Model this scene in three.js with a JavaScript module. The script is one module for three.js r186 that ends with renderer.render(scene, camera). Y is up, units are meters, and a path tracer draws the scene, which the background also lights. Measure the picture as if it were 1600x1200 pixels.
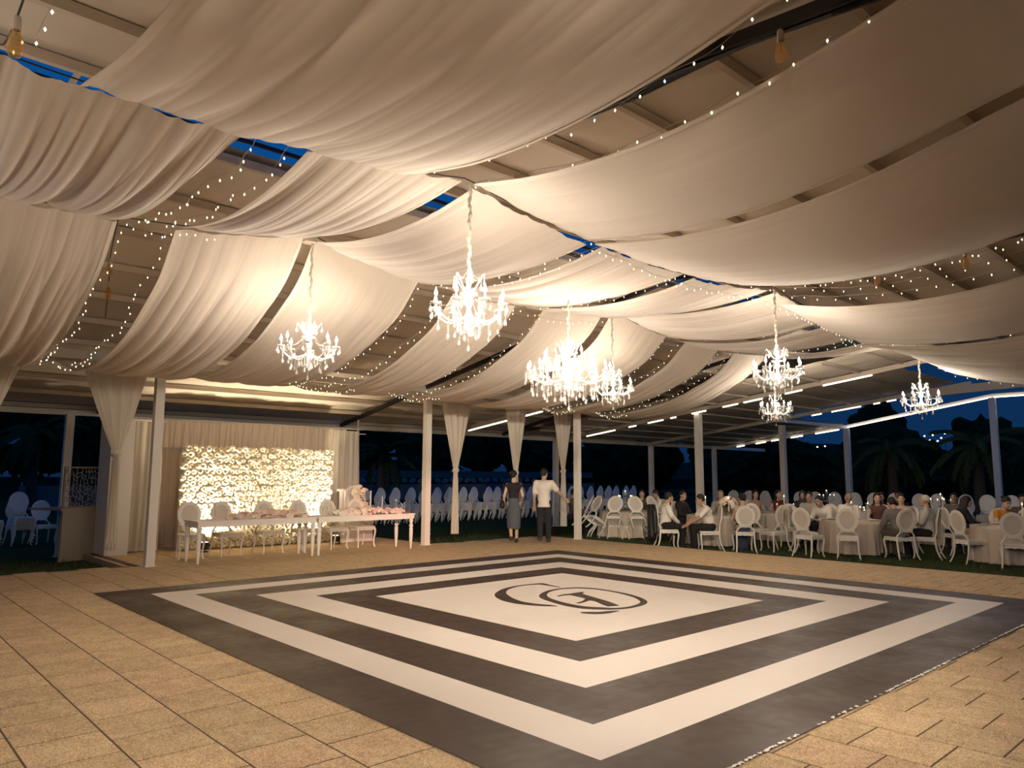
import * as THREE from 'three';
import { mergeGeometries, mergeVertices } from 'three/addons/utils/BufferGeometryUtils.js';
import { RectAreaLightUniformsLib } from 'three/addons/lights/RectAreaLightUniformsLib.js';

// ---------------------------------------------------------------- camera, sky, exposure
RectAreaLightUniformsLib.init();
const scene = new THREE.Scene();
const camera = new THREE.PerspectiveCamera(54.88, 4 / 3, 0.05, 900);
camera.position.set(-7.32, 1.6, 6.86);
{
  const p = 0.124, yaw = 0.744;
  camera.lookAt(-7.32 + Math.sin(yaw) * Math.cos(p), 1.6 + Math.sin(p), 6.86 - Math.cos(yaw) * Math.cos(p));
  camera.rotateZ(0.004);
}
const renderer = new THREE.WebGLRenderer({ antialias: true });
renderer.toneMapping = THREE.LinearToneMapping;
renderer.toneMappingExposure = 1.0;
renderer.shadowMap.enabled = true;
renderer.shadowMap.type = THREE.PCFSoftShadowMap;
{ // dusk sky: deep blue, a little darker towards the horizon
  const W = 64, H = 64, d = new Float32Array(W * H * 4);
  for (let j = 0; j < H; j++) for (let i = 0; i < W; i++) {
    const el = (j + 0.5) / H * 180 - 90, t = Math.min(1, Math.max(0, (el - 5) / 20)), s = t * t * (3 - 2 * t);
    const o = (j * W + i) * 4;
    d[o] = 0.003; d[o + 1] = 0.011 + 0.056 * s; d[o + 2] = 0.032 + 0.22 * s; d[o + 3] = 1;
  }
  const sky = new THREE.DataTexture(d, W, H, THREE.RGBAFormat, THREE.FloatType);
  sky.mapping = THREE.EquirectangularReflectionMapping; sky.magFilter = THREE.LinearFilter; sky.minFilter = THREE.LinearFilter; sky.needsUpdate = true;
  scene.background = sky; scene.environment = sky;
}
const CHANDELIER_POWER = 6.8, BIG_POWER = 11, PAR_POWER = 190, WARM = new THREE.Color().setRGB(1.0, 0.87, 0.72);

// ---------------------------------------------------------------- helpers
let seed = 20240611;
const rnd = () => { seed |= 0; seed = seed + 0x6D2B79F5 | 0; let t = Math.imul(seed ^ seed >>> 15, 1 | seed); t = t + Math.imul(t ^ t >>> 7, 61 | t) ^ t; return ((t ^ t >>> 14) >>> 0) / 4294967296; };
const rr = (a, b) => a + (b - a) * rnd();
const V = (x, y, z) => new THREE.Vector3(x, y, z);
const PI = Math.PI, sin = Math.sin, cos = Math.cos, hyp = Math.hypot;
const used = {};
function numbered(n) { const k = used[n] = (used[n] ?? -1) + 1; return k ? `${n}_${String(k).padStart(3, '0')}` : n; }
function tag(o, label, category, group, kind) {
  if (label) o.userData.label = label; if (category) o.userData.category = category;
  if (group) o.userData.group = group; if (kind) o.userData.kind = kind; return o;
}
function mesh(name, geo, mat, parent) {
  const m = new THREE.Mesh(geo, mat); m.name = parent ? name : numbered(name); m.castShadow = m.receiveShadow = true;
  (parent || scene).add(m); return m;
}
function thing(name, label, category, group, pos = [0, 0, 0], turn = 0) {
  const g = new THREE.Group(); g.name = numbered(name); g.position.set(...pos); g.rotation.y = turn; scene.add(g);
  return tag(g, label, category, group);
}
function copy(src, pos, turn = 0, label, group) {
  const c = src.clone(); c.name = numbered(src.name.replace(/_\d{3}$/, '')); c.userData = { ...src.userData };
  if (label) c.userData.label = label; if (group) c.userData.group = group;
  c.position.set(...pos); c.rotation.set(0, turn, 0); scene.add(c); return c;
}
const L3 = (r, g, b) => new THREE.Color().setRGB(r, g, b);
function mat(r, g, b, rough = 0.8, extra = {}) { return new THREE.MeshPhysicalMaterial({ color: L3(r, g, b), roughness: rough, metalness: 0, side: THREE.DoubleSide, ...extra }); }
function glow(r, g, b, k) { return new THREE.MeshStandardMaterial({ color: L3(0.9, 0.9, 0.9), emissive: L3(r, g, b), emissiveIntensity: k, roughness: 0.5 }); }
const box = (w, h, d, x = 0, y = 0, z = 0) => { const g = new THREE.BoxGeometry(w, h, d); g.translate(x, y, z); return g; };
const cyl = (r0, r1, h, x = 0, y = 0, z = 0, n = 12) => { const g = new THREE.CylinderGeometry(r1, r0, h, n); g.translate(x, y, z); return g; };
const ball = (r, x = 0, y = 0, z = 0, a = 10, b = 8) => { const g = new THREE.SphereGeometry(r, a, b); g.translate(x, y, z); return g; };
const lathe = (pts, n = 16) => new THREE.LatheGeometry(pts.map(p => new THREE.Vector2(p[0], p[1])), n);
function merge(list) {
  const l = list.map(g => { let q = g.index ? g.toNonIndexed() : g; for (const k of Object.keys(q.attributes)) if (!['position', 'normal', 'uv'].includes(k)) q.deleteAttribute(k); if (!q.attributes.normal) q.computeVertexNormals(); if (!q.attributes.uv) q.setAttribute('uv', new THREE.BufferAttribute(new Float32Array(q.attributes.position.count * 2), 2)); return q; });
  return mergeGeometries(l, false);
}
const curve = pts => new THREE.CatmullRomCurve3(pts.map(p => V(...p)), false, 'catmullrom', 0.5);
function sweep(pts, radius, seg = 16, n = 8) { // tapered tube along a curve; radius(t) or number
  const c = curve(pts), fr = c.computeFrenetFrames(seg, false), P = [], I = [];
  const rf = typeof radius === 'function' ? radius : () => radius;
  for (let i = 0; i <= seg; i++) {
    const p = c.getPointAt(i / seg), r = rf(i / seg);
    for (let j = 0; j < n; j++) { const a = j / n * 2 * PI; const q = p.clone().addScaledVector(fr.normals[i], cos(a) * r).addScaledVector(fr.binormals[i], sin(a) * r); P.push(q.x, q.y, q.z); }
  }
  for (let i = 0; i < seg; i++) for (let j = 0; j < n; j++) { const a = i * n + j, b = i * n + (j + 1) % n; I.push(a, b, a + n, b, b + n, a + n); }
  for (const [s, f] of [[0, 1], [seg, -1]]) { const c0 = P.length / 3, p = c.getPointAt(s / seg); P.push(p.x, p.y, p.z); for (let j = 0; j < n; j++) { const a = s * n + j, b = s * n + (j + 1) % n; f > 0 ? I.push(c0, b, a) : I.push(c0, a, b); } }
  const g = new THREE.BufferGeometry(); g.setAttribute('position', new THREE.Float32BufferAttribute(P, 3)); g.setIndex(I); g.computeVertexNormals(); return g;
}
function bar(a, b, w, h = w) { // a box between two points
  const A = V(...a), B = V(...b), d = B.clone().sub(A), g = new THREE.BoxGeometry(w, h, d.length());
  const q = new THREE.Quaternion(), m = new THREE.Matrix4(); const f = d.normalize(); let up = Math.abs(f.y) > 0.95 ? V(0, 0, 1) : V(0, 1, 0);
  const x = up.clone().cross(f).normalize(); const y = f.clone().cross(x); m.makeBasis(x, y, f); q.setFromRotationMatrix(m);
  g.applyQuaternion(q); g.translate((a[0] + b[0]) / 2, (a[1] + b[1]) / 2, (a[2] + b[2]) / 2); return g;
}
function sheet(nu, nv, f) { // f(u,v) -> [x,y,z]; uv in metres of param
  const P = [], U = [], I = [];
  for (let j = 0; j <= nv; j++) for (let i = 0; i <= nu; i++) { const p = f(i / nu, j / nv); P.push(p[0], p[1], p[2]); U.push(p[3] ?? i / nu, p[4] ?? j / nv); }
  for (let j = 0; j < nv; j++) for (let i = 0; i < nu; i++) { const a = j * (nu + 1) + i, b = a + 1, c = a + nu + 1, d = c + 1; I.push(a, b, c, b, d, c); }
  const g = new THREE.BufferGeometry(); g.setAttribute('position', new THREE.Float32BufferAttribute(P, 3)); g.setAttribute('uv', new THREE.Float32BufferAttribute(U, 2)); g.setIndex(I); g.computeVertexNormals(); return g;
}
function spline(pts, x) { // monotone-ish Catmull-Rom through [x,y] pairs
  let i = 0; const s = pts[1][0] > pts[0][0] ? 1 : -1;
  while (i < pts.length - 2 && s * x > s * pts[i + 1][0]) i++;
  const p0 = pts[Math.max(0, i - 1)], p1 = pts[i], p2 = pts[i + 1], p3 = pts[Math.min(pts.length - 1, i + 2)];
  const t = (x - p1[0]) / (p2[0] - p1[0]), m1 = (p2[1] - p0[1]) / (p2[0] - p0[0]) * (p2[0] - p1[0]), m2 = (p3[1] - p1[1]) / (p3[0] - p1[0]) * (p2[0] - p1[0]);
  const t2 = t * t, t3 = t2 * t; return (2 * t3 - 3 * t2 + 1) * p1[1] + (t3 - 2 * t2 + t) * m1 + (-2 * t3 + 3 * t2) * p2[1] + (t3 - t2) * m2;
}
function noiseTexture(n, fn, srgb) { // fn(x,y)->[r,g,b] 0..1
  const d = new Uint8Array(n * n * 4);
  for (let j = 0; j < n; j++) for (let i = 0; i < n; i++) { const c = fn(i, j), o = (j * n + i) * 4; d[o] = c[0] * 255; d[o + 1] = c[1] * 255; d[o + 2] = c[2] * 255; d[o + 3] = 255; }
  const t = new THREE.DataTexture(d, n, n); t.wrapS = t.wrapT = THREE.RepeatWrapping; t.magFilter = THREE.LinearFilter; t.minFilter = THREE.LinearMipmapLinearFilter; t.generateMipmaps = true;
  if (srgb) t.colorSpace = THREE.SRGBColorSpace; t.needsUpdate = true; return t;
}
function valueNoise(n, cells) { // tileable smooth noise grid
  const g = new Float32Array(cells * cells).map(() => rnd());
  return (i, j) => { const x = i / n * cells, y = j / n * cells, x0 = Math.floor(x), y0 = Math.floor(y); let fx = x - x0, fy = y - y0; fx = fx * fx * (3 - 2 * fx); fy = fy * fy * (3 - 2 * fy); const G = (a, b) => g[(b % cells + cells) % cells * cells + (a % cells + cells) % cells]; return (G(x0, y0) * (1 - fx) + G(x0 + 1, y0) * fx) * (1 - fy) + (G(x0, y0 + 1) * (1 - fx) + G(x0 + 1, y0 + 1) * fx) * fy; };
}

// ---------------------------------------------------------------- materials
const n512a = valueNoise(512, 256), n512b = valueNoise(512, 40), n512c = valueNoise(512, 8), n512d = valueNoise(512, 128), n512e = valueNoise(512, 12);
const paverMap = noiseTexture(512, (i, j) => { const a = n512a(i, j), b = n512d(i, j), c = n512b(i, j), e = n512c(i, j); let v = 0.78 + (a - 0.5) * 0.46 + (b - 0.5) * 0.2 + (c - 0.5) * 0.08 + (e - 0.5) * 0.08; if (a > 0.86) v -= 0.2; return [v, v * 0.93, v * 0.83]; }, true);
const paverBump = noiseTexture(512, (i, j) => { const v = n512a(i, j) * 0.7 + n512d(i, j) * 0.3; return [v, v, v]; });
const paverMats = [1, 0.94, 1.05, 0.98, 0.9].map((k, i) => { const m = mat(0.95 * k, 0.80 * k * (i === 3 ? 0.97 : 1), 0.60 * k, 0.92); m.map = paverMap; m.bumpMap = paverBump; m.bumpScale = 0.003; return m; });
const vinylRough = noiseTexture(512, (i, j) => { const a = n512c(i, j), b = n512b(i, j); const v = 0.42 + 0.22 * a + 0.12 * b; return [v, v, v]; });
const vinylBump = noiseTexture(512, (i, j) => { const v = n512c(i, j) * 0.55 + n512e(i, j * 4) * 0.45; return [v, v, v]; });
const vinyl = (r, g, b, k) => { const m = mat(r, g, b, k, { specularIntensity: 0.6 }); m.roughnessMap = vinylRough; m.bumpMap = vinylBump; m.bumpScale = 0.004; return m; };
const M = {
  vinylDark: vinyl(0.050, 0.031, 0.021, 0.80), vinylWhite: vinyl(0.70, 0.63, 0.57, 0.85),
  drape: mat(0.80, 0.695, 0.585, 1.0, { transmission: 0.36, thickness: 0 }), hem: mat(0.70, 0.61, 0.51, 0.95),
  voile: mat(0.80, 0.72, 0.61, 0.95, { transmission: 0.35, thickness: 0 }),
  roof: mat(0.66, 0.57, 0.46, 0.7), purlin: mat(0.58, 0.49, 0.39, 0.6), 
  post: mat(0.74, 0.68, 0.60, 0.45), dark: mat(0.012, 0.010, 0.010, 0.5), steel: mat(0.5, 0.5, 0.5, 0.3, { metalness: 0.9 }),
  grass: mat(0.045, 0.055, 0.022, 1, { specularIntensity: 0 }), mortar: mat(0.085, 0.055, 0.032, 1), cable: mat(0.03, 0.025, 0.02, 0.7),
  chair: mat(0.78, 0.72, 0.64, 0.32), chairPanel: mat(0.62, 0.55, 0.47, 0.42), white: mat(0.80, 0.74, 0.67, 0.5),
  crystal: mat(0.95, 0.94, 0.92, 0.05, { transmission: 0.5, thickness: 0, ior: 1.7 }), beads: mat(0.92, 0.90, 0.87, 0.08, { clearcoat: 1 }), crystalBody: mat(0.92, 0.90, 0.87, 0.12, { clearcoat: 1, clearcoatRoughness: 0.05 }),
  bulb: glow(1.0, 0.90, 0.76, 42), fairy: glow(1.0, 0.85, 0.56, 2.2), fairyCool: glow(0.45, 0.68, 1.0, 2.2), led: glow(1.0, 0.88, 0.70, 5), flame: glow(1.0, 0.75, 0.4, 12),
  amber: mat(0.95, 0.74, 0.42, 0.05, { transmission: 0.85, thickness: 0 }), socket: mat(0.5, 0.42, 0.33, 0.7),
  backdrop: mat(0.66, 0.55, 0.45, 0.95), rose: mat(0.86, 0.77, 0.58, 0.85), roseDeep: mat(0.74, 0.62, 0.40, 0.9), leafDark: mat(0.05, 0.06, 0.02, 0.7),
  peony: mat(0.75, 0.50, 0.42, 0.85), peonyPale: mat(0.82, 0.66, 0.55, 0.85), cream: mat(0.84, 0.74, 0.58, 0.8), cloth: mat(0.56, 0.47, 0.38, 0.9),
  silver: mat(0.75, 0.74, 0.72, 0.15, { metalness: 1 }), glass: mat(0.95, 0.95, 0.95, 0.03, { transmission: 0.9, thickness: 0 }), wax: mat(0.85, 0.80, 0.70, 0.6),
  foliage: mat(0.035, 0.045, 0.020, 1, { specularIntensity: 0 }), trunk: mat(0.09, 0.065, 0.045, 1), hill: mat(0.05, 0.045, 0.032, 1, { specularIntensity: 0 }), stone: mat(0.20, 0.21, 0.23, 0.95), plaster: mat(0.16, 0.15, 0.14, 0.95),
};

// ---------------------------------------------------------------- structure: ground, paved floor, roofs
const GY = -0.12;
{ // lawn: a plane with the raised paved terrace standing on it
  const g = new THREE.PlaneGeometry(420, 420); g.rotateX(-PI / 2); g.translate(40, GY, -40);
  tag(mesh('ground', g, M.grass), 'dark mown lawn around the raised paved terrace', 'lawn', null, 'structure');
}
const X1 = 7.1, inTerrace = (x, z) => x < X1 && ((z > -7.42) || (x > -3.25 && x < 3.35 && z > -10.75));
{
  const slab = tag(new THREE.Group(), 'beige granite paving slabs of the terrace', 'floor', null, 'structure'); slab.name = 'floor'; scene.add(slab);
  mesh('slab', merge([box(22.1, 0.1145, 22.42, X1 - 11.05, -0.06125, 3.79), box(6.6, 0.1145, 3.36, 0.05, -0.06125, -9.09)]), M.mortar, slab);
  const S = 0.467, gp = 0.013, list = [];
  for (let c = -16; c < 34; c++) {
    const x0 = -6.37 + c * S, off = (c & 1) ? 0.803 : 1.035;
    for (let r = -30; r < 22; r++) {
      const z0 = off + r * S, cx = x0 + S / 2, cz = z0 + S / 2;
      if (!inTerrace(cx, cz) || cx > X1 - 0.1 || cx < -12 || cz > 12) continue;
      if (Math.abs(cx) < 4.2 && Math.abs(cz) < 4.2) continue;
      const dx = cx - camera.position.x, dz = cz - camera.position.z, fwd = dx * 0.677 - dz * 0.736, side = dx * 0.736 + dz * 0.677;
      if (fwd < 1.0 || Math.abs(side) > fwd * 0.78 + 0.8) continue;
      list.push({ x0, z0, x1: Math.min(x0 + S, X1), d: hyp(dx, dz) });
    }
  }
  list.sort((a, b) => a.d - b.d);
  const rest = [], slabGeo = (x0, x1, z0, z1, dy) => {
    const a = x0 + gp / 2, b = x1 - gp / 2, c = z0 + gp / 2, d = z1 - gp / 2, e = 0.004, y = dy, yl = dy - 0.0016, yb = -0.0045, P = [], U = [], I = [];
    const ring = [[a, yb, c], [b, yb, c], [b, yb, d], [a, yb, d], [a, yl, c], [b, yl, c], [b, yl, d], [a, yl, d], [a + e, y, c + e], [b - e, y, c + e], [b - e, y, d - e], [a + e, y, d - e]];
    const q = (i, j, k, l) => { const n = P.length / 3; for (const v of [i, j, k, l]) { P.push(...ring[v]); U.push((ring[v][0] + dy * 300) * 1.1, (ring[v][2] + dy * 700) * 1.1); } I.push(n, n + 1, n + 2, n, n + 2, n + 3); };
    for (let i = 0; i < 4; i++) { const j = (i + 1) % 4; q(i, 4 + i, 4 + j, j); q(4 + i, 8 + i, 8 + j, 4 + j); } q(8, 11, 10, 9);
    const g = new THREE.BufferGeometry(); g.setAttribute('position', new THREE.Float32BufferAttribute(P, 3)); g.setAttribute('uv', new THREE.Float32BufferAttribute(U, 2)); g.setIndex(I); g.computeVertexNormals(); return g;
  };
  list.forEach((t, i) => {
    const g = slabGeo(t.x0, t.x1, t.z0, t.z0 + S, rr(-0.0012, 0.0));
    if (i < 300) mesh('paver', g, paverMats[(rnd() * 5) | 0], slab); else rest.push(g);
  });
  mesh('paving', merge(rest), paverMats[0], slab).userData.kind = 'stuff';
  mesh('kerb', merge([box(0.09, 0.12, 22, X1 + 0.045, -0.062, 3.6), box(10, 0.12, 0.08, -8.2, -0.062, -7.46), box(3.8, 0.12, 0.08, 5.2, -0.062, -7.46), box(0.08, 0.12, 3.3, -3.29, -0.062, -9.1), box(0.08, 0.12, 3.3, 3.39, -0.062, -9.1)]), paverMats[1], slab);
}
{ // lawn blades along the terrace edges
  const b = new THREE.BufferGeometry(); b.setAttribute('position', new THREE.Float32BufferAttribute([-0.004, 0, 0, 0.004, 0, 0, 0.006, 0.05, 0.01, -0.002, 0.05, 0.012, 0.012, 0.085, 0.04], 3)); b.setIndex([0, 1, 2, 0, 2, 3, 3, 2, 4]); b.computeVertexNormals();
  const N = 26000, im = new THREE.InstancedMesh(b, mat(0.05, 0.065, 0.024, 0.9), N), m = new THREE.Matrix4(), q = new THREE.Quaternion(), e = new THREE.Euler();
  for (let i = 0; i < N; i++) {
    let x, z; const k = rnd();
    if (k < 0.3) { x = rr(-9, -3.35); z = -7.5 - rnd() * rnd() * 3; } else if (k < 0.45) { x = rr(3.45, 7.2); z = -7.52 - rnd() * rnd() * 3; } else { z = rr(-8, 6); x = 7.2 + rnd() * rnd() * 5; }
    e.set(rr(-0.3, 0.3), rr(0, 6.28), rr(-0.3, 0.3)); q.setFromEuler(e); const s = rr(0.5, 1.1); m.compose(V(x, GY, z), q, V(s, s, s)); im.setMatrixAt(i, m);
  }
  im.name = 'grass'; scene.add(tag(im, 'short grass blades on the lawn beside the terrace', 'grass', null, 'stuff')); im.castShadow = im.receiveShadow = true;
}
// main roof: two pitches with an open slot at the ridge
const roofY = z => z < -0.35 ? 5.0 + 0.182 * (z + 0.35) : 5.0 - 0.085 * (z + 0.35);
{
  const roof = tag(new THREE.Group(), 'pale fabric roof on steel purlins with an open slot at the ridge', 'roof', null, 'structure'); roof.name = 'ceiling'; scene.add(roof);
  const panel = (z0, z1, n) => { for (let k = 0; k < n; k++) for (let bay = 0; bay < 4; bay++) {
    const a = z0 + (z1 - z0) * k / n, b = z0 + (z1 - z0) * (k + 1) / n, xa = -15 + bay * 6 + 0.0, xb = xa + (bay === 3 ? 13 : 6);
    const g = sheet(60, 8, (u, v) => { const x = xa + (xb - xa) * u, z = a + (b - a) * v; return [x, roofY(z) + 0.10 + 0.022 * sin(PI * v) * (1 + 0.6 * sin(x * 5.1 + k * 2.1) + 0.5 * sin(x * 11.3 + z * 3)) , z]; });
    mesh('roof_panel', g, M.roof, roof);
    mesh('roof_cover', sheet(2, 2, (u, v) => { const z = a + (b - a) * v; return [xa + (xb - xa) * u, roofY(z) + 0.19, z]; }), M.roof, roof);
  } };
  panel(-11.3, -0.78, 10); panel(0.06, 9.2, 9);
  for (let k = 0; k <= 10; k++) { const z = -11.3 + 10.52 * k / 10; mesh('purlin', box(31, 0.09, 0.06, 0.5, roofY(z) + 0.04, z), M.purlin, roof); }
  for (let k = 0; k <= 9; k++) { const z = 0.06 + 9.14 * k / 9; mesh('purlin', box(31, 0.09, 0.06, 0.5, roofY(z) + 0.04, z), M.purlin, roof); }
  for (const x of [-9, -3, 3, 9]) { mesh('rafter', merge([bar([x, roofY(-11.3) - 0.04, -11.3], [x, roofY(-0.35) - 0.04, -0.35], 0.08, 0.09), bar([x, roofY(-0.34) - 0.04, -0.34], [x, roofY(9.2) - 0.04, 9.2], 0.08, 0.09)]), M.dark, roof); }
  for (let x = -12; x <= 15; x += 1.5) mesh('slot_bar', box(0.04, 0.05, 0.86, x, 5.08, -0.36), M.purlin, roof);
  mesh('slot_rail', merge([box(31, 0.04, 0.03, 0.5, 5.1, -0.52), box(31, 0.05, 0.04, 0.5, 5.12, -0.2)]), M.dark, roof);
  mesh('gutter', merge([box(24.7, 0.12, 0.10, -2.65, 2.93, -11.35)]), M.post, roof);
}
// side canopy over the dining lawn: darker, lower pitch, open towards the sky at its outer corner
const canY = z => 2.9 + 0.124 * (z + 11.3);
{
  const c = tag(new THREE.Group(), 'fabric canopy roof over the dining lawn with ribs', 'roof', null, 'structure'); c.name = 'ceiling_dining'; scene.add(c);
  const bay = (xa, xb, za, zb, n) => { for (let k = 0; k < n; k++) { const a = za + (zb - za) * k / n, b = za + (zb - za) * (k + 1) / n;
    mesh('canopy_panel', sheet(24, 4, (u, v) => { const x = xa + (xb - xa) * u, z = a + (b - a) * v; return [x, canY(z) + 0.12 - 0.05 * sin(PI * u) * sin(PI * v) + 0.01 * sin(x * 9 + k), z]; }), M.roof, c);
    mesh('canopy_rib', box(xb - xa, 0.05, 0.04, (xa + xb) / 2, canY(a) + 0.06, a), M.purlin, c); } };
  bay(9.7, 11.9, -11.3, 1.2, 12); bay(11.9, 17, -11.3, -0.2, 11); bay(17, 22.4, -11.3, -5.8, 6);
  for (const [x, z1] of [[6.8, -6.5], [11.9, 1.4], [17, 0.2], [22.4, -5.75]]) mesh('canopy_rafter', bar([x, canY(-11.3) + 0.02, -11.3], [x, canY(z1) + 0.02, z1], 0.07, 0.12), x > 20 ? M.post : M.purlin, c);
  mesh('canopy_rafter', merge([bar([22.4, canY(-5.75) + 0.02, -5.75], [22.4, 4.46, -0.67], 0.07, 0.12), bar([22.4, 4.46, -0.67], [22.4, 4.47, 7], 0.07, 0.12)]), M.post, c);
  mesh('eave_beam', box(16.4, 0.14, 0.10, 17.9, 2.9, -11.35), M.post, c);
  mesh('canopy_beam', box(5.4, 0.12, 0.08, 19.7, canY(-5.8), -5.8), M.post, c);
  mesh('cross_beam', merge([bar([12, canY(0) + 0.0, 0.9], [12, canY(0) + 0.25, 9], 0.1, 0.26), bar([17, canY(-1.2), -1.0], [17, canY(-1.2) + 0.35, 9], 0.1, 0.24)]), M.purlin, c);
}
// posts
{
  const post = (x, z, y0, y1, w, label, group) => { const t = thing('post', label, 'post', group, [x, y0, z]); mesh('shaft', box(w, y1 - y0, w, 0, (y1 - y0) / 2, 0), M.post, t); mesh('foot_plate', box(w + 0.05, 0.012, w + 0.05, 0, 0.006, 0), M.post, t); return t; };
  post(-3.0, -7.25, 0, 3.57, 0.15, 'white square post beside the knotted curtain and bridal table');
  post(3.1, -7.42, 0, 3.57, 0.15, 'white square post beside the pink-lit end of bridal table');
  post(7.02, -6.2, 0, 3.6, 0.14, 'white square post at the terrace edge by the tipped chairs');
  for (const x of [5.94, 11.5, 17, 21.6]) post(x, -11.3, GY, 2.9, 0.16, 'slim grey post under the far gutter in front of stacked chairs', 'gutter posts');
  post(-3.55, -11.3, GY, 2.9, 0.16, 'grey post behind the lattice screen of the counter');
  post(12.06, -5.83, GY, canY(-5.83) - 0.06, 0.18, 'pale post under the canopy behind the flower centrepiece');
  post(17.6, -6.0, GY, canY(-6) - 0.12, 0.18, 'pale post under the canopy below the double chandelier');
  post(22.35, -5.75, GY, canY(-5.75) - 0.07, 0.2, 'pale corner post where two lit beams of the canopy meet');
  post(22.35, -0.67, GY, 4.38, 0.2, 'pale post under the lit edge beam beside the palm');
}
// light strips on the rafters
{
  const strip = (pts, label, broken) => {
    const t = thing('light_strip', label, 'light strip', 'light strips along canopy rafters');
    let on = 0; for (const [a, b] of pts) { mesh('led_tube', bar(a, b, 0.035, 0.03), M.led, t); on += hyp(a[0] - b[0], a[1] - b[1], a[2] - b[2]); }
    const a = pts[0][0], b = pts[pts.length - 1][1], len = hyp(a[0] - b[0], a[1] - b[1], a[2] - b[2]), r = new THREE.RectAreaLight(L3(1, 0.88, 0.70), 2.2 * on / len, 0.05, len); r.position.set((a[0] + b[0]) / 2, (a[1] + b[1]) / 2 - 0.03, (a[2] + b[2]) / 2);
    r.up.set(b[0] - a[0], b[1] - a[1], b[2] - a[2]).normalize(); r.lookAt(r.position.x, r.position.y - 1, r.position.z); scene.add(r);
  };
  const seg = (x, z0, z1, cuts) => cuts.map(([a, b]) => { const A = z0 + (z1 - z0) * a, B = z0 + (z1 - z0) * b; return [[x, canY(A) - 0.06, A], [x, canY(B) - 0.06, B]]; });
  strip(seg(6.8, -10.4, -7.2, [[0, 0.98]]), 'long light strip seen between the knotted curtains');
  strip(seg(11.9, -10.2, -0.5, [[0, 0.13], [0.19, 0.22], [0.27, 0.33], [0.36, 0.38], [0.44, 0.49], [0.55, 0.60], [0.62, 0.68], [0.75, 0.80], [0.86, 0.99]]), 'broken light strip passing over the tipped-chair table');
  strip(seg(17, -4.6, -1.9, [[0, 0.12], [0.25, 0.6], [0.75, 0.82], [0.9, 1]]), 'short broken light strip on the canopy edge against the sky');
  strip(seg(22.35, -10.6, -6.0, [[0, 0.08], [0.2, 0.3], [0.36, 0.48], [0.55, 0.66], [0.78, 0.99]]), 'broken light strip running to the corner post');
  strip([[[22.3, canY(-5.7) - 0.03, -5.7], [22.3, 4.39, -0.67]], [[22.3, 4.39, -0.62], [22.3, 4.40, 6]]], 'continuous bright light strip along the outer edge beam');
}
// stage floods hung on a bar behind the camera, aimed down at the dance floor
{
  for (const [x, z, l, tx, tz, col, pw, an, ty] of [[-10.2, 7.9, 'black stage flood on the roof bar over the paved corner', -1.2, 0.6, L3(1, 0.86, 0.68), PAR_POWER, 0.54, 0], [-4.6, 8.6, 'black stage flood on the roof bar beside the terrace edge', -0.2, 0.6, L3(1, 0.86, 0.68), PAR_POWER * 0.8, 0.5, 0], [-7.4, 8.22, 'black stage flood at the middle of the roof bar, aimed at the far tiles', 3.4, -4.6, L3(1, 0.86, 0.68), 300, 0.34, 0], [-3.4, 8.76, 'black stage flood with a pink gel at the end of the roof bar', 2.75, -8.2, L3(1, 0.30, 0.24), 300, 0.1, 0.5]]) {
    const t = thing('stage_flood', l, 'stage light', null, [x, 3.95, z]), a = Math.atan2(tx - x, tz - z);
    mesh('housing', cyl(0.09, 0.13, 0.26, 0, 0, 0, 16).rotateX(PI / 2 + 0.33).rotateY(a), M.dark, t); mesh('yoke', merge([box(0.03, 0.30, 0.03, 0.15, 0.14, 0), box(0.03, 0.30, 0.03, -0.15, 0.14, 0), box(0.33, 0.03, 0.03, 0, 0.29, 0)]), M.dark, t);
    const f = V(sin(a) * cos(0.33), -sin(0.33), cos(a) * cos(0.33)), g = cyl(0.115, 0.115, 0.01, 0, 0, 0, 16); g.rotateX(PI / 2 + 0.33); g.rotateY(a); g.translate(f.x * 0.14, f.y * 0.14, f.z * 0.14); mesh('lamp_lens', g, glow(col.r, col.g, col.b, 4), t);
    const s = new THREE.SpotLight(col, pw, 0, an, 1, 2); s.position.set(x + f.x * 0.17, 3.95 + f.y * 0.17, z + f.z * 0.17); s.target.position.set(tx, ty, tz); s.castShadow = true; s.shadow.radius = 5; scene.add(s, s.target);
  }
  tag(mesh('light_bar', bar([-12, 4.26, 7.6], [-3, 4.26, 8.8], 0.05), M.dark), 'black bar carrying the stage floods under the roof', 'bar');
}

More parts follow.
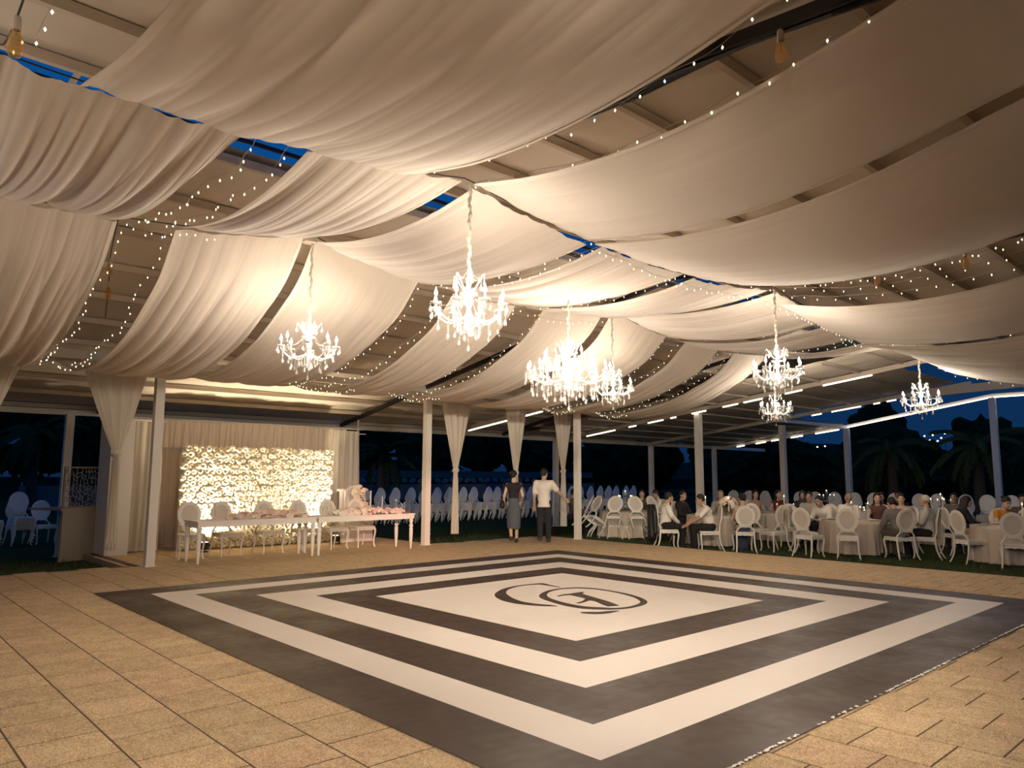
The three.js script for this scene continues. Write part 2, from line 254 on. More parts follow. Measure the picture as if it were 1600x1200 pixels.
// ---------------------------------------------------------------- dance floor
{
  const df = thing('dance_floor', 'square glossy dance floor with nested brown and white bands and monogram', 'dance floor', null, [0, 0.005, 0]);
  const S = [4.52, 3.96, 3.53, 2.94, 2.37, 1.80];
  const ring = (a, b) => { const s = new THREE.Shape([[-a, -a], [a, -a], [a, a], [-a, a]].map(p => new THREE.Vector2(...p))); if (b) s.holes.push(new THREE.Path([[-b, -b], [-b, b], [b, b], [b, -b]].map(p => new THREE.Vector2(...p)))); return s; };
  const flat = (s, h) => { const g = new THREE.ExtrudeGeometry(s, { depth: h, bevelEnabled: false, curveSegments: 24 }); g.rotateX(PI / 2); g.translate(0, h, 0); const p = g.attributes.position, uv = g.attributes.uv; for (let i = 0; i < p.count; i++) uv.setXY(i, p.getX(i) * 0.35, p.getZ(i) * 0.35); return g; };
  S.forEach((a, i) => mesh(i % 2 ? 'white_band' : 'dark_band', flat(ring(a, S[i + 1]), 0.004), i % 2 ? M.vinylWhite : M.vinylDark, df));
  const path = (pts, tension) => { const c = new THREE.CatmullRomCurve3(pts.map(p => V(p[0], p[1], 0)), true, 'catmullrom', tension); return c.getPoints(pts.length * 5).map(p => new THREE.Vector2(p.x, p.y)); };
  const Cp = [[0.65, -0.75], [0.68, -0.96], [0.73, -1.19], [0.54, -1.24], [0.24, -1.26], [-0.12, -1.15], [-0.46, -0.92], [-0.65, -0.69], [-0.77, -0.42], [-0.8, -0.16], [-0.76, 0.03], [-0.68, 0.19], [-0.54, 0.34], [-0.53, 0.22], [-0.6, 0.05], [-0.62, -0.22], [-0.5, -0.55], [-0.31, -0.86], [-0.07, -1.07], [0.23, -1.19], [0.48, -1.18], [0.6, -1.12], [0.61, -0.96], [0.62, -0.75]];
  const Op = [[-0.15, -0.38], [0.11, -0.56], [0.41, -0.66], [0.67, -0.63], [0.86, -0.52], [0.95, -0.26], [0.93, 0.09], [0.87, 0.38], [0.74, 0.66], [0.58, 0.86], [0.39, 0.97], [0.19, 1.01], [-0.03, 1.01], [-0.22, 0.93], [-0.36, 0.79], [-0.44, 0.61], [-0.44, 0.35], [-0.37, 0.06], [-0.28, -0.19]];
  const Oi = [[-0.0, -0.38], [0.22, -0.53], [0.48, -0.59], [0.7, -0.52], [0.83, -0.36], [0.87, -0.11], [0.83, 0.21], [0.72, 0.52], [0.56, 0.75], [0.45, 0.84], [0.27, 0.91], [0.06, 0.93], [-0.1, 0.87], [-0.19, 0.74], [-0.28, 0.57], [-0.29, 0.31], [-0.24, 0.05], [-0.15, -0.18]];
  const Tp = [[0.03, -0.22], [0.18, -0.26], [0.32, -0.24], [0.55, -0.24], [0.55, -0.2], [0.42, -0.11], [0.33, 0.17], [0.22, 0.51], [0.08, 0.81], [-0.08, 0.76], [-0.04, 0.65], [0.09, 0.4], [0.09, 0.31], [-0.04, 0.35], [-0.18, 0.38], [-0.19, 0.32], [-0.04, 0.29], [0.15, 0.18], [0.19, 0.01], [0.21, -0.15], [0.12, -0.18], [0.01, -0.17]];
  const Lp = [[-0.63, 0.8], [-0.56, 0.82], [-0.44, 0.92], [-0.32, 0.96], [-0.19, 1.03], [-0.31, 1.06], [-0.45, 1.06], [-0.57, 1.01], [-0.64, 0.92], [-0.66, 0.85]];
  const o = new THREE.Shape(path(Op, 0.5)); o.holes.push(new THREE.Path(path(Oi, 0.5)));
  for (const s of [new THREE.Shape(path(Cp, 0.35)), o, new THREE.Shape(path(Tp, 0.1)), new THREE.Shape(path(Lp, 0.5))]) mesh('monogram', flat(s, 0.0052), M.vinylDark, df).userData.label = 'brown monogram lettering';
  // worn tape at the edge
  const tape = []; for (let x = -4.5; x < 4.5; x += 0.03) { if (rnd() < 0.42 + 0.3 * sin(x * 2.1)) continue; const g = sheet(3, 1, (u, v) => [x + u * 0.035, 0.0048 + rnd() * 0.007, 4.505 + v * rr(0.006, 0.03) + rr(-0.004, 0.004)]); tape.push(g); }
  mesh('edge_tape', merge(tape), mat(0.75, 0.72, 0.68, 0.3), df).userData.label = 'torn white tape along the edge';
}

// ---------------------------------------------------------------- ceiling drapes
const peak = x => { const d = Math.abs((x % 6 + 9) % 6 - 3); return ((d) / 3) ** 2; }; // 1 at x = -9,-3,3,9
const cableA = x => 4.33 + 0.34 * peak(x), cableB = x => 4.18 + 0.26 * peak(x);
const LZ = [[-1.7, 0], [-2.15, -0.43], [-2.7, -0.70], [-3.4, -0.97], [-4.2, -1.14], [-5.1, -1.22], [-6.1, -1.17], [-7.3, -0.86]];
function profL(x, t) { const z = -1.7 - 5.6 * t, a = cableA(x); return [spline(LZ, z) * (0.92 + (a - 4.33) * 0.5) + a - (a - 4.33) * 0.55 * t, z]; }
function profM(x, t) { const z = -1.7 + 3.2 * t; return [cableA(x) * (1 - t) + cableB(x) * t - 0.17 * 4 * t * (1 - t), z]; }
const NZ = [[1.5, 0], [2.4, -0.16], [3.4, -0.22], [4.2, -0.17], [4.9, -0.05], [5.6, 0.1], [6.4, 0.22], [7.6, 0.3]];
function profN(x, t) { const z = 1.5 + 6.1 * t; return [4.3 + (cableB(x) - 4.3) * (1 - t) + spline(NZ, z), z]; }
const DZ = [[1.5, 4.22], [1.8, 3.84], [2.3, 3.62], [2.9, 3.45], [3.5, 3.33], [4.3, 3.26], [5.2, 3.30], [6.4, 3.5], [7.6, 3.9]];
function profEnd(x, t) { const [y, z] = profN(x, t), w = Math.min(1, Math.max(0, (x - 6.15) / 2.9)); return [(y - 0.21) * (1 - w) + spline(DZ, z) * w, z]; } // the outer sheet hangs deep at its free edge
const crest = a => 1 - 2 * Math.pow(Math.abs(sin(a / 2)), 0.75); // soft valleys, sharp fold lines
function drape(kind, prof, x0, x1, label, group, dy = 0, rough = 1) {
  const t = thing('ceiling_drape', label, 'drape', group), w = x1 - x0, nu = Math.round(Math.min(240, 90 + w * 50)), ph = Array.from({ length: 12 }, () => rr(0, 6.28));
  const fr = kind === 'L' ? [9, 17, 29, 41] : kind === 'M' ? [8, 15, 26, 47] : [5, 9, 17, 33], am = kind === 'N' ? [0.012, 0.01, 0.006, 0.003] : [0.016, 0.012, 0.008, 0.004];
  const at = (u, v, off = 0) => {
    const x = x0 + w * u, [y, z] = prof(x, v); const s = u * w, e = kind === 'N' ? (0.25 + 0.9 * Math.max(0, 1 - v * 2.2) + 0.5 * Math.abs(u - 0.5)) : 0.55 + 0.6 * Math.max(0, sin(PI * v)) ;
    let d = 0; for (let k = 0; k < 4; k++) d += am[k] * rough * crest(s * fr[k] * (1 + (kind === 'M' ? 0.03 : 0.1) * sin(v * 3 + ph[k + 4])) + ph[k] + (kind === 'M' ? 0.45 : 1.1) * sin(v * 2.3 + ph[k + 8]));
    const sag = -0.07 * w * sin(PI * u) * sin(PI * Math.min(1, v * 1.1)) * (kind === 'N' ? 0.6 : 0.35);
    const gather = 1 - (kind === 'N' ? 0.06 : 0.03) * sin(PI * v); // cloth draws in a little between its cables
    return [x0 + w * 0.5 + w * (u - 0.5) * gather + 0.03 * d, y + d * e + sag + dy + off, z + 0.2 * d * e];
  };
  mesh('cloth', sheet(nu, kind === 'M' ? 40 : 70, (u, v) => at(u, v)), M.drape, t);
  for (const [a, b] of [[0, 0.045 / w], [1 - 0.045 / w, 1]]) mesh('hem', sheet(2, kind === 'M' ? 40 : 70, (u, v) => at(a + (b - a) * u, v, -0.006)), M.hem, t);
  return t;
}
const GL = 'long ceiling drapes falling from the inner cable to the eave', GM = 'ceiling drapes slung across the ridge between the two cables', GN = 'wide ceiling drapes over the near half of the terrace';
for (const [x0, x1, l] of [[-7.0, -5.24, 'long eave drape with many crisp narrow folds at the open end of the eave'], [-4.64, -3.07, 'smooth long eave drape ending above the knotted curtain and its post'], [-2.92, -1.28, 'long eave drape behind the chandelier that hangs before the bridal backdrop'], [-0.64, 0.62, 'narrow long eave drape ending over the pink-lit end of the bridal table'], [1.3, 2.9, 'long eave drape behind the large two-tier chandelier'], [3.08, 4.72, 'long eave drape behind the chandelier half hidden by the large one'], [5.36, 6.62, 'narrow long eave drape ending over the tipped-chair table'], [7.3, 8.9, 'outermost long eave drape, its end against the dark canopy']])
  drape('L', profL, x0, x1, l, GL, rr(-0.03, 0.03), x0 < -5 ? 1.7 : 1);
for (const [x0, x1, l] of [[-7.0, -5.22, 'ridge drape with deep folds beside the widest patch of blue sky'], [-4.66, -3.05, 'ridge drape between the widest sky patch and a hanger box'], [-2.92, -1.25, 'ridge drape behind the chain of the chandelier with dark pear drops'], [-1.0, 0.62, 'brightly lit ridge drape beside the bulbs dangling at the slot'], [0.85, 2.92, 'ridge drape above the large two-tier chandelier, fairy lights on its hem'], [3.08, 4.75, 'ridge drape with a thin slit beside it beyond the large chandelier'], [5.0, 6.3, 'narrow ridge drape behind the stacked pair of chandeliers'], [6.85, 8.92, 'outermost ridge drape, its end against the dark canopy']])
  drape('M', profM, x0, x1, l, GM, rr(-0.03, 0.02), x0 < -5 ? 2.0 : 1.2);
drape('N', profN, -6.3, -3.5, 'broad tan ceiling drape with long swooping wrinkles over the terrace corner', GN, 0.0);
drape('N', profN, -2.92, -1.2, 'smooth tan ceiling drape hemmed with fairy lights beside the black rafter', GN, 0.02, 0.45);
drape('N', profN, -1.12, 2.2, 'widest plain tan ceiling drape beside a narrow slit to the roof', GN, 0.02, 0.4);
drape('N', profN, 3.2, 6.3, 'low tan ceiling drape with a pale rolled hem under the amber bulbs', GN, -0.17, 0.6);
drape('N', profEnd, 6.15, 9.2, 'lowest ceiling drape at the outer end edged with fairy lights', GN, 0, 0.8);
{ // cables that carry them, eave beam
  const line = (f, z, name, label) => { const pts = []; for (let x = -13; x <= 9.4; x += 0.2) pts.push([x, f(x) + 0.02, z]); tag(mesh(name, sweep(pts, 0.006, 220, 5), M.cable), label, 'cable'); };
  line(cableA, -1.7, 'support_cable', 'thin dark cable carrying the long eave drapes');
  line(cableB, 1.5, 'support_cable', 'thin dark cable carrying the wide near drapes');
  tag(mesh('trim_1', box(22.4, 0.14, 0.08, -1.8, 3.64, -7.36), M.post), 'white eave beam on top of the square posts', 'beam', null, 'structure');
  for (const x of [-3, 3, 9]) { tag(mesh('hanger_bracket', merge([box(0.16, 0.18, 0.16, x, 4.66, -1.7), box(0.05, 0.2, 0.05, x, 4.82, -1.7)]), M.purlin), 'small pale hanger box at a drape peak above a chandelier', 'bracket', 'hanger boxes over the chandeliers'); }
}
// black cable bundle in the roof gap
{
  const t = thing('cable_bundle', 'bundle of black cables clipped along the rafter in the drape gap', 'cables');
  for (let k = 0; k < 4; k++) mesh('cable', sweep([[-3.0 + k * 0.02, 4.66, 2.0], [-3.02 + k * 0.025, 4.56 - k * 0.012, 3.3], [-3.0 + k * 0.02, 4.50 + 0.01 * k, 4.4], [-3.0, 4.42 - k * 0.01, 5.4], [-3.0 + k * 0.02, 4.3, 7]], 0.011, 40, 5), M.dark, t);
}

// ---------------------------------------------------------------- fairy lights
{
  const bulbGeo = new THREE.OctahedronGeometry(0.0115, 0); bulbGeo.scale(0.8, 1.35, 0.8);
  const string = (pts, label, group, step = 0.17) => {
    const t = thing('fairy_light_string', label, 'string lights', group), c = curve(pts), len = c.getLength(), n = Math.round(len / step), bl = [], cool = [], wires = [];
    const wp = []; for (let i = 0; i <= n; i++) { const p = c.getPointAt(i / n); p.x += rr(-0.02, 0.02); p.y += rr(-0.03, 0.005); p.z += rr(-0.02, 0.02); wp.push([p.x, p.y, p.z]); const d = rr(0.015, 0.06); const g = bulbGeo.clone(); g.rotateY(rr(0, 3)); g.translate(p.x + rr(-0.015, 0.015), p.y - d, p.z + rr(-0.015, 0.015)); (rnd() < 0.05 ? cool : bl).push(g); }
    mesh('wire', sweep(wp, 0.0022, Math.max(8, n * 2), 4), M.socket, t);
    mesh('bulbs', merge(bl), M.fairy, t).userData.kind = 'stuff';
    if (cool.length) mesh('cool_bulbs', merge(cool), M.fairyCool, t).userData.kind = 'stuff';
  };
  const along = (prof, x, t0, t1, dy, wob = 0) => { const p = []; for (let i = 0; i <= 12; i++) { const t = t0 + (t1 - t0) * i / 12, q = prof(x, t); p.push([x + wob * sin(i * 1.3 + x), q[0] + dy, q[1]]); } return p; };
  const GF = 'fairy light strings along the eave drape gaps', GS = 'fairy light strings across the ridge slot', GT = 'fairy light strings in the near drape gaps';
  for (const x of [-5.18, -4.72, -1.2, -0.72, 0.68, 1.24, 4.8, 5.28, 6.7, 7.22]) string(along(profL, x, 0.02, 0.72, 0.06, 0.03), 'fairy light string running down a gap between eave drapes', GF, 0.16);
  for (const x of [-5.05, -4.75, -1.22, -1.0, 0.7, 4.8, 6.5, 7.0]) string(along(profM, x, 0.0, 1.0, 0.05, 0.03), 'fairy light string crossing the ridge slot between drapes', GS, 0.17);
  for (const [x, dy] of [[-3.42, 0.1], [-2.86, 0.07], [2.35, 0.08], [2.6, 0.10], [2.85, 0.02], [3.1, -0.06], [6.35, -0.1], [-6.65, 0.1]]) string(along(profN, x, 0.0, 1.0, dy, 0.02), 'fairy light string along a near drape hem', GT, 0.22);
  string(along(profEnd, 9.16, 0.02, 0.95, -0.01, 0.02), 'fairy light string along the deep free edge of the outermost near drape', GT, 0.2);
  string([[-5.24, 4.38, -1.7], [-4.95, 4.28, -1.72], [-4.64, 4.36, -1.72], [-4.2, 4.40, -1.74]], 'short fairy light swag where four drapes meet', 'fairy light swags at the cables', 0.1);
  string([[0.6, 4.30, -1.72], [1.5, 4.26, -1.75], [2.4, 4.34, -1.75], [3, 4.5, -1.75]], 'short fairy light swag under the cable between chandeliers', 'fairy light swags at the cables', 0.16);
  string([[-1.0, 4.2, 1.45], [0.8, 4.1, 1.45], [2.6, 4.22, 1.45], [4.5, 4.15, 1.42], [6.2, 4.0, 1.42]], 'long fairy light swag below the near cable', 'fairy light swags at the cables', 0.14);
  string([[-4.7, 3.2, -4.9], [-4.95, 3.12, -5.0], [-5.2, 3.2, -4.9]], 'short fairy light loop above the knotted curtain', 'fairy light swags at the cables', 0.07);
  for (const [x0, x1] of [[-1.3, -0.6], [0.6, 1.3], [4.7, 5.4], [6.6, 7.3]]) string([[x0 - 0.3, 3.24, -5.0], [(x0 + x1) / 2, 3.12, -5.1], [x1 + 0.3, 3.2, -5.0]], 'short fairy light loop at the low point of eave drapes', 'fairy light swags at the cables', 0.07);
}
// ---------------------------------------------------------------- amber filament bulbs on cords
{
  const prof = [[0.002, -0.16], [0.028, -0.15], [0.038, -0.12], [0.036, -0.09], [0.026, -0.045], [0.017, -0.01], [0.016, 0.0]];
  const b0 = thing('filament_bulb', 'large amber filament bulb hanging under the black cable bundle', 'bulb', null, [-3.1, 4.36, 4.78]);
  mesh('glass', lathe(prof, 18), M.amber, b0); mesh('socket', lathe([[0.001, 0.065], [0.014, 0.065], [0.021, 0.05], [0.021, 0.0], [0.023, -0.01], [0.016, -0.012]], 16), M.socket, b0);
  mesh('filament', merge([sweep([[-0.016, -0.1, 0], [-0.014, -0.06, 0.006], [-0.005, -0.1, 0.01], [0.004, -0.06, 0.004], [0.014, -0.1, 0], [0.014, -0.03, 0]], 0.0015, 30, 4), cyl(0.004, 0.004, 0.05, 0, -0.03, 0, 6)]), M.steel, b0);
  for (const [p, l, g] of [[[-6.8, 3.86, 2.55], 'clear bulb wound with fairy lights in the terrace corner'], [[2.7, 4.30, 4.15], 'amber filament bulb in the gap beside the widest drape', 'bulbs over the widest drape'], [[2.72, 4.28, 3.1], 'amber filament bulb in the gap beside the widest drape', 'bulbs over the widest drape'],
    [[-5.0, 4.15, -2.9], 'small filament bulb on a dark cord behind the eave drapes', 'bulbs on the dark cord'], [[-4.85, 4.0, -3.5], 'small filament bulb on a dark cord behind the eave drapes', 'bulbs on the dark cord'], [[-0.9, 4.55, 0.2], 'filament bulb dangling beside the open ridge slot', 'bulbs at the ridge slot'], [[0.3, 4.5, 0.35], 'filament bulb dangling beside the open ridge slot', 'bulbs at the ridge slot'], [[0.75, 4.5, 0.9], 'filament bulb dangling beside the open ridge slot', 'bulbs at the ridge slot']]) copy(b0, p, rr(0, 3), l, g);
  const cord = (pts, label) => tag(mesh('bulb_cord', sweep(pts, 0.006, 40, 5), M.cable), label, 'cord');
  cord([[-3.1, 4.6, 2.2], [-3.1, 4.5, 3.6], [-3.1, 4.43, 4.78], [-3.1, 4.5, 6]], 'dark cord of the amber bulb beside the rafter');
  cord([[-6.8, 4.45, 0.8], [-6.8, 4.15, 1.7], [-6.8, 3.93, 2.55], [-6.8, 4.4, 4.5]], 'dark cord of the clear bulb in the terrace corner');
  cord([[2.7, 4.6, 1.6], [2.72, 4.36, 3.1], [2.7, 4.37, 4.15], [2.7, 4.55, 6.5]], 'dark cord above the widest tan drape');
  cord([[-5.2, 4.45, -1.8], [-5.0, 4.22, -2.9], [-4.85, 4.07, -3.5], [-4.6, 3.8, -4.6]], 'dark cord slanting behind the eave drapes');
  cord([[-1.4, 4.8, -0.2], [-0.9, 4.62, 0.2], [0.3, 4.57, 0.35], [0.75, 4.57, 0.9], [1.5, 4.7, 1.2]], 'dark cord under the open ridge slot');
}
// ---------------------------------------------------------------- chandeliers
function chandelier(tiers, S, opt) {
  const g = new THREE.Group();
  mesh('stem', lathe([[0.001, 0.40], [0.012, 0.40], [0.018, 0.34], [0.030, 0.30], [0.016, 0.26], [0.014, 0.16], [0.035, 0.12], [0.045, 0.08], [0.02, 0.03], [0.028, -0.02], [0.05, -0.06], [0.06, -0.10], [0.03, -0.14], [0.012, -0.18], [0.018, -0.21], [0.001, -0.24]].map(p => [p[0] * S, p[1] * S]), 14), M.crystalBody, g);
  mesh('collar_dish', lathe([[0.01, 0.14], [0.06, 0.145], [0.085, 0.165], [0.088, 0.17], [0.06, 0.15], [0.01, 0.145]].map(p => [p[0] * S, p[1] * S]), 16), M.crystalBody, g);
  const bead = new THREE.OctahedronGeometry(0.0075, 0), dropG = lathe([[0.001, 0], [0.004, -0.006], [0.012, -0.028], [0.015, -0.040], [0.010, -0.052], [0.001, -0.057]], 8);
  const strand = n => { const l = []; for (let i = 0; i < n; i++) { const b = bead.clone(); b.translate(0, -0.008 - i * 0.017, 0); l.push(b); } const d = dropG.clone(); d.translate(0, -n * 0.017, 0); l.push(d); return merge(l); };
  const strands = [1, 2, 4, 6, 8].map(strand);
  const hang = (k, x, y, z) => { const m = mesh('crystal_drop', strands[k], M.crystal, g); m.position.set(x, y, z); m.rotation.y = rr(0, 3); const s = rr(0.95, 1.2) * opt.drop; m.scale.set(s, s, s); };
  const pan = lathe([[0.008, -0.012], [0.03, -0.006], [0.05, 0.008], [0.054, 0.014], [0.048, 0.01], [0.02, -0.002], [0.008, -0.004]], 14), sleeve = cyl(0.010, 0.010, 0.075, 0, 0.035, 0, 10);
  const flame = lathe([[0.006, 0.072], [0.013, 0.082], [0.017, 0.098], [0.012, 0.118], [0.005, 0.135], [0.002, 0.148], [0.0005, 0.155]], 10);
  const lights = [];
  tiers.forEach(({ n, r, y, root, low, light }) => {
    for (let k = 0; k < n; k++) {
      const a = k / n * 2 * PI + (opt.turn || 0.2) + (r < 0.4 && tiers.length > 1 ? 0.3 : 0), c = cos(a), s = sin(a), P = (q, h) => [c * q, h, s * q];
      const arm = mesh('arm', sweep([P(0.03 * S, root), P(r * 0.30, low + 0.01), P(r * 0.58, low - 0.012), P(r * 0.86, low + (y - low) * 0.35), P(r, y - 0.012)], 0.010, 14, 7), M.crystalBody, g);
      const end = (nm, geo, mt) => { const m = mesh(nm, geo, mt, arm); m.position.set(c * r, y, s * r); return m; };
      end('drip_pan', pan, M.crystalBody); end('candle_sleeve', sleeve, M.crystalBody); end('bulb', flame, M.bulb);
      if (light(k)) lights.push([c * r, y + 0.098, s * r]);
      for (let j = 0; j < 4; j++) { const b = a + j * PI / 2 + 0.5; hang(j % 2 ? 1 : (k + j) % 3 === 0 ? 2 : 0, c * r + cos(b) * 0.05, y + 0.004, s * r + sin(b) * 0.05); }
      hang(opt.long + (k % 2 ? 0 : 1) - 1, ...P(r * 0.92, low + (y - low) * 0.5)); hang(opt.long - (k % 2), ...P(r * 0.62, low - 0.02)); hang(1, ...P(r * 0.33, low - 0.005));
      // bead garland from the collar to the pan
      const gl = []; for (let i = 0; i <= 14; i++) { const t = i / 14, b = bead.clone(); b.scale(0.75, 0.75, 0.75); const q = 0.08 * S * (1 - t) + r * t, h = (0.15 * S) * (1 - t) + y * t - 0.22 * S * t * (1 - t) ; b.translate(c * q, h, s * q); gl.push(b); } mesh('bead_garland', merge(gl), M.beads, g);
    }
  });
  for (let k = 0; k < 6; k++) { const a = k / 6 * 2 * PI, c = cos(a), s = sin(a), R = opt.crown; mesh('crown_arm', sweep([[c * 0.02, 0.20 * S, s * 0.02], [c * R * 0.45, 0.22 * S, s * R * 0.45], [c * R * 0.85, 0.30 * S, s * R * 0.85], [c * R, 0.345 * S, s * R], [c * R * 1.12, 0.335 * S, s * R * 1.12]], 0.007, 12, 6), M.crystalBody, g);
    hang(1, c * R * 1.1, 0.33 * S, s * R * 1.1); const gl = []; for (let i = 0; i <= 8; i++) { const t = i / 8, b = bead.clone(); b.scale(0.8, 0.8, 0.8); b.translate(c * (0.02 + (R - 0.02) * t), 0.39 * S - 0.05 * S * t - 0.05 * sin(PI * t), s * (0.02 + (R - 0.02) * t)); gl.push(b); } mesh('bead_garland', merge(gl), M.beads, g); }
  for (let k = 0; k < 7; k++) { const a = k / 7 * 2 * PI; hang(k % 3 + 1, cos(a) * 0.045 * S, -0.10 * S, sin(a) * 0.045 * S); } hang(2, 0, -0.24 * S, 0);
  g.userData.lights = lights; return g;
}
{
  const put = (g, pos, label, group, power, top, turn) => {
    const o = g.clone(); o.name = numbered('chandelier'); o.userData = {}; tag(o, label, 'chandelier', group); o.position.set(...pos); o.rotation.y = turn; scene.add(o);
    const h = top - pos[1], pts = []; for (let i = 0; i <= 16; i++) pts.push([0.006 * sin(i * 1.9), 0.38 * (g.userData.S || 1) + (h - 0.38 * (g.userData.S || 1)) * i / 16, 0.006 * cos(i * 1.7)]);
    mesh('chain_sleeve', sweep(pts, t => 0.017 + 0.005 * sin(t * 70), 90, 7), M.voile, o);
    for (const p of g.userData.lights) { const l = new THREE.PointLight(WARM, power / g.userData.lights.length, 0, 2); const v = V(...p).applyAxisAngle(V(0, 1, 0), turn); l.position.set(pos[0] + v.x, pos[1] + v.y, pos[2] + v.z); l.castShadow = true; l.shadow.radius = 0.8; scene.add(l); }
  };
  const small = chandelier([{ n: 8, r: 0.34, y: 0.035, root: -0.06, low: -0.10, light: k => k % 2 === 0 }], 1, { drop: 1.05, long: 3, crown: 0.14, turn: 0.25 }); small.userData.S = 1;
  const big = chandelier([{ n: 14, r: 0.56, y: 0.02, root: -0.08, low: -0.10, light: k => k % 3 === 0 }, { n: 8, r: 0.34, y: 0.20, root: 0.02, low: 0.08, light: k => k % 4 === 0 }], 1.3, { drop: 1.25, long: 4, crown: 0.16, turn: 0.1 }); big.userData.S = 1.3;
  const G = 'eight-arm crystal chandeliers on the two rows';
  for (const [x, z, l] of [[-2.95, -1.7, 'crystal chandelier hanging before the bridal backdrop at a drape peak'], [3.05, -1.7, 'crystal chandelier partly behind the large two-tier chandelier'], [9, -1.7, 'crystal chandelier low under the canopy, just beneath another chandelier'], [-2.95, 1.5, 'crystal chandelier nearest the broad tan drape with dark pear drops'], [3.0, 1.5, 'crystal chandelier just above another chandelier against the dark canopy'], [8.9, 1.5, 'outermost crystal chandelier against the blue dusk sky'], [-9, -1.7, 'crystal chandelier over the terrace end beside the camera'], [-9, 1.5, 'crystal chandelier over the terrace end behind the camera']])
    put(small, [x, z < 0 ? 3.18 : 3.16, z], l, G, CHANDELIER_POWER, z < 0 ? cableA(x) - 0.03 : cableB(x) - 0.02, rr(0, 0.7));
  put(big, [0.05, 2.98, 0.0], 'large two-tier crystal chandelier over the middle of the dance floor', null, BIG_POWER, 4.24, 0.1);
}

// ---------------------------------------------------------------- knotted curtains
function knotted(pos, H, wTop, label, group, side = 0, ky = 0.47, turn = 0) {
  const t = thing('knotted_curtain', label, 'curtain', group, pos, turn), N = 96, ph = rr(0, 6);
  const W = v => { const y = 1 - v; return y > ky ? 0.045 + (wTop / 2 - 0.045) * Math.pow((y - ky) / (1 - ky), 0.92) : 0.045 + 0.055 * Math.pow((ky - y) / ky, 0.5); };
  const D = v => { const y = 1 - v; return y > ky ? 0.045 + 0.03 * ((y - ky) / (1 - ky)) : 0.045 + 0.03 * ((ky - y) / ky); };
  mesh('cloth', sheet(N, 60, (u, v) => { const a = u * 2 * PI, p = 1 + 0.28 * sin(a * 11 + ph + 0.6 * sin(v * 4)) * (Math.abs(1 - v - ky) < 0.03 ? 0.3 : 1) + 0.1 * sin(a * 23 + v * 3); const off = side * Math.pow(Math.max(0, 1 - v - ky) / (1 - ky), 1.0); return [cos(a) * W(v) * (1 + 0.04 * sin(a * 9)) + off, H * (1 - v), sin(a) * D(v) * p]; }), M.voile, t);
  const k = new THREE.TorusGeometry(0.05, 0.042, 10, 24); k.rotateX(PI / 2 - 0.5); k.translate(0, H * ky + 0.01, 0); mesh('knot', merge([k, ball(0.045, 0.02, H * ky - 0.01, 0.03)]), M.voile, t);
  mesh('tail', sheet(16, 14, (u, v) => [(u - 0.5) * (0.06 + 0.09 * v) - 0.02, H * ky - v * (H * ky * 0.93), 0.06 + 0.025 * sin(u * 16) + 0.02 * v]), M.voile, t);
}
knotted([-3.62, 0.32, -7.33], 3.25, 1.1, 'sheer white curtain knotted at mid height beside the bridal table post', null, -0.1, 0.50);
knotted([3.95, 0.22, -7.40], 3.35, 0.98, 'sheer curtain tied in a knot between the two terrace posts', 'knotted curtains along the terrace edge', 0, 0.45);
knotted([5.95, 0.25, -7.40], 3.32, 0.80, 'sheer curtain tied in a knot between the two terrace posts', 'knotted curtains along the terrace edge', 0, 0.43);
knotted([7.75, 0.24, -7.40], 3.33, 0.80, 'sheer curtain tied in a knot just behind the terrace edge post', null, 0, 0.45);
knotted([-5.75, 0.3, -7.33], 3.2, 0.9, 'sheer curtain gathered at the outer end of the eave', null, 0.2, 0.45);

// ---------------------------------------------------------------- backdrop and flower wall
{
  const pleat = (nm, x0, x1, y0, y1, z, f, amp, m, parent, splay = 0) => mesh(nm, sheet(Math.round((x1 - x0) * 110), 20, (u, v) => { const x = x0 + (x1 - x0) * u, s = x * f; return [x + 0.02 * sin(s * 0.7 + v * 2) + splay * (u - 0.5) * v, y1 - (y1 - y0) * v, z + amp * (sin(s + 0.8 * sin(s * 0.23)) + 0.5 * sin(s * 2.3 + v)) * (0.55 + 0.6 * v)]; }), m, parent);
  const t = thing('curtain_backdrop', 'tall pleated taupe curtain backdrop on a pipe frame behind the flower wall', 'backdrop', null, [0, 0, 0]);
  pleat('curtain', -3.0, 2.62, 0.02, 2.78, -10.42, 34, 0.026, M.backdrop, t);
  const top = pleat('valance', -3.0, 2.62, 2.2, 2.8, -10.36, 46, 0.016, M.backdrop, t); top.userData.label = 'short gathered valance';
  pleat('white_panel', 2.2, 2.98, 0.02, 2.76, -10.30, 30, 0.03, M.voile, t, 0.1).userData.label = 'white sheer end panel';
  mesh('pipe', merge([cyl(0.02, 0.02, 6.2, 0, 0, 0).rotateZ(PI / 2).translate(0, 2.82, -10.42), cyl(0.02, 0.02, 2.82, -3.06, 1.41, -10.42), cyl(0.022, 0.022, 3.3, 3.04, 1.65, -10.46), box(0.3, 0.02, 0.04, 3.1, 2.7, -10.42)]), M.post, t);
  const s = thing('side_curtain', 'white draped side curtain hanging at the end of the backdrop', 'curtain', null, [0, 0, 0]);
  pleat('curtain', -2.85, -2.05, 0.02, 2.72, -9.95, 22, 0.05, M.voile, s, 0.05);
  mesh('rail', box(0.9, 0.03, 0.03, -2.45, 2.74, -9.95), M.post, s);
  const w = thing('side_panel_screen', 'plain white upright panel closing the end of the backdrop', 'panel', null, [-3.12, 0, -9.98]);
  mesh('board', box(0.05, 2.72, 0.85, 0, 1.36, 0), M.white, w); mesh('edge_board', box(0.4, 2.7, 0.04, 0.2, 1.35, 0.42), M.white, w);
}
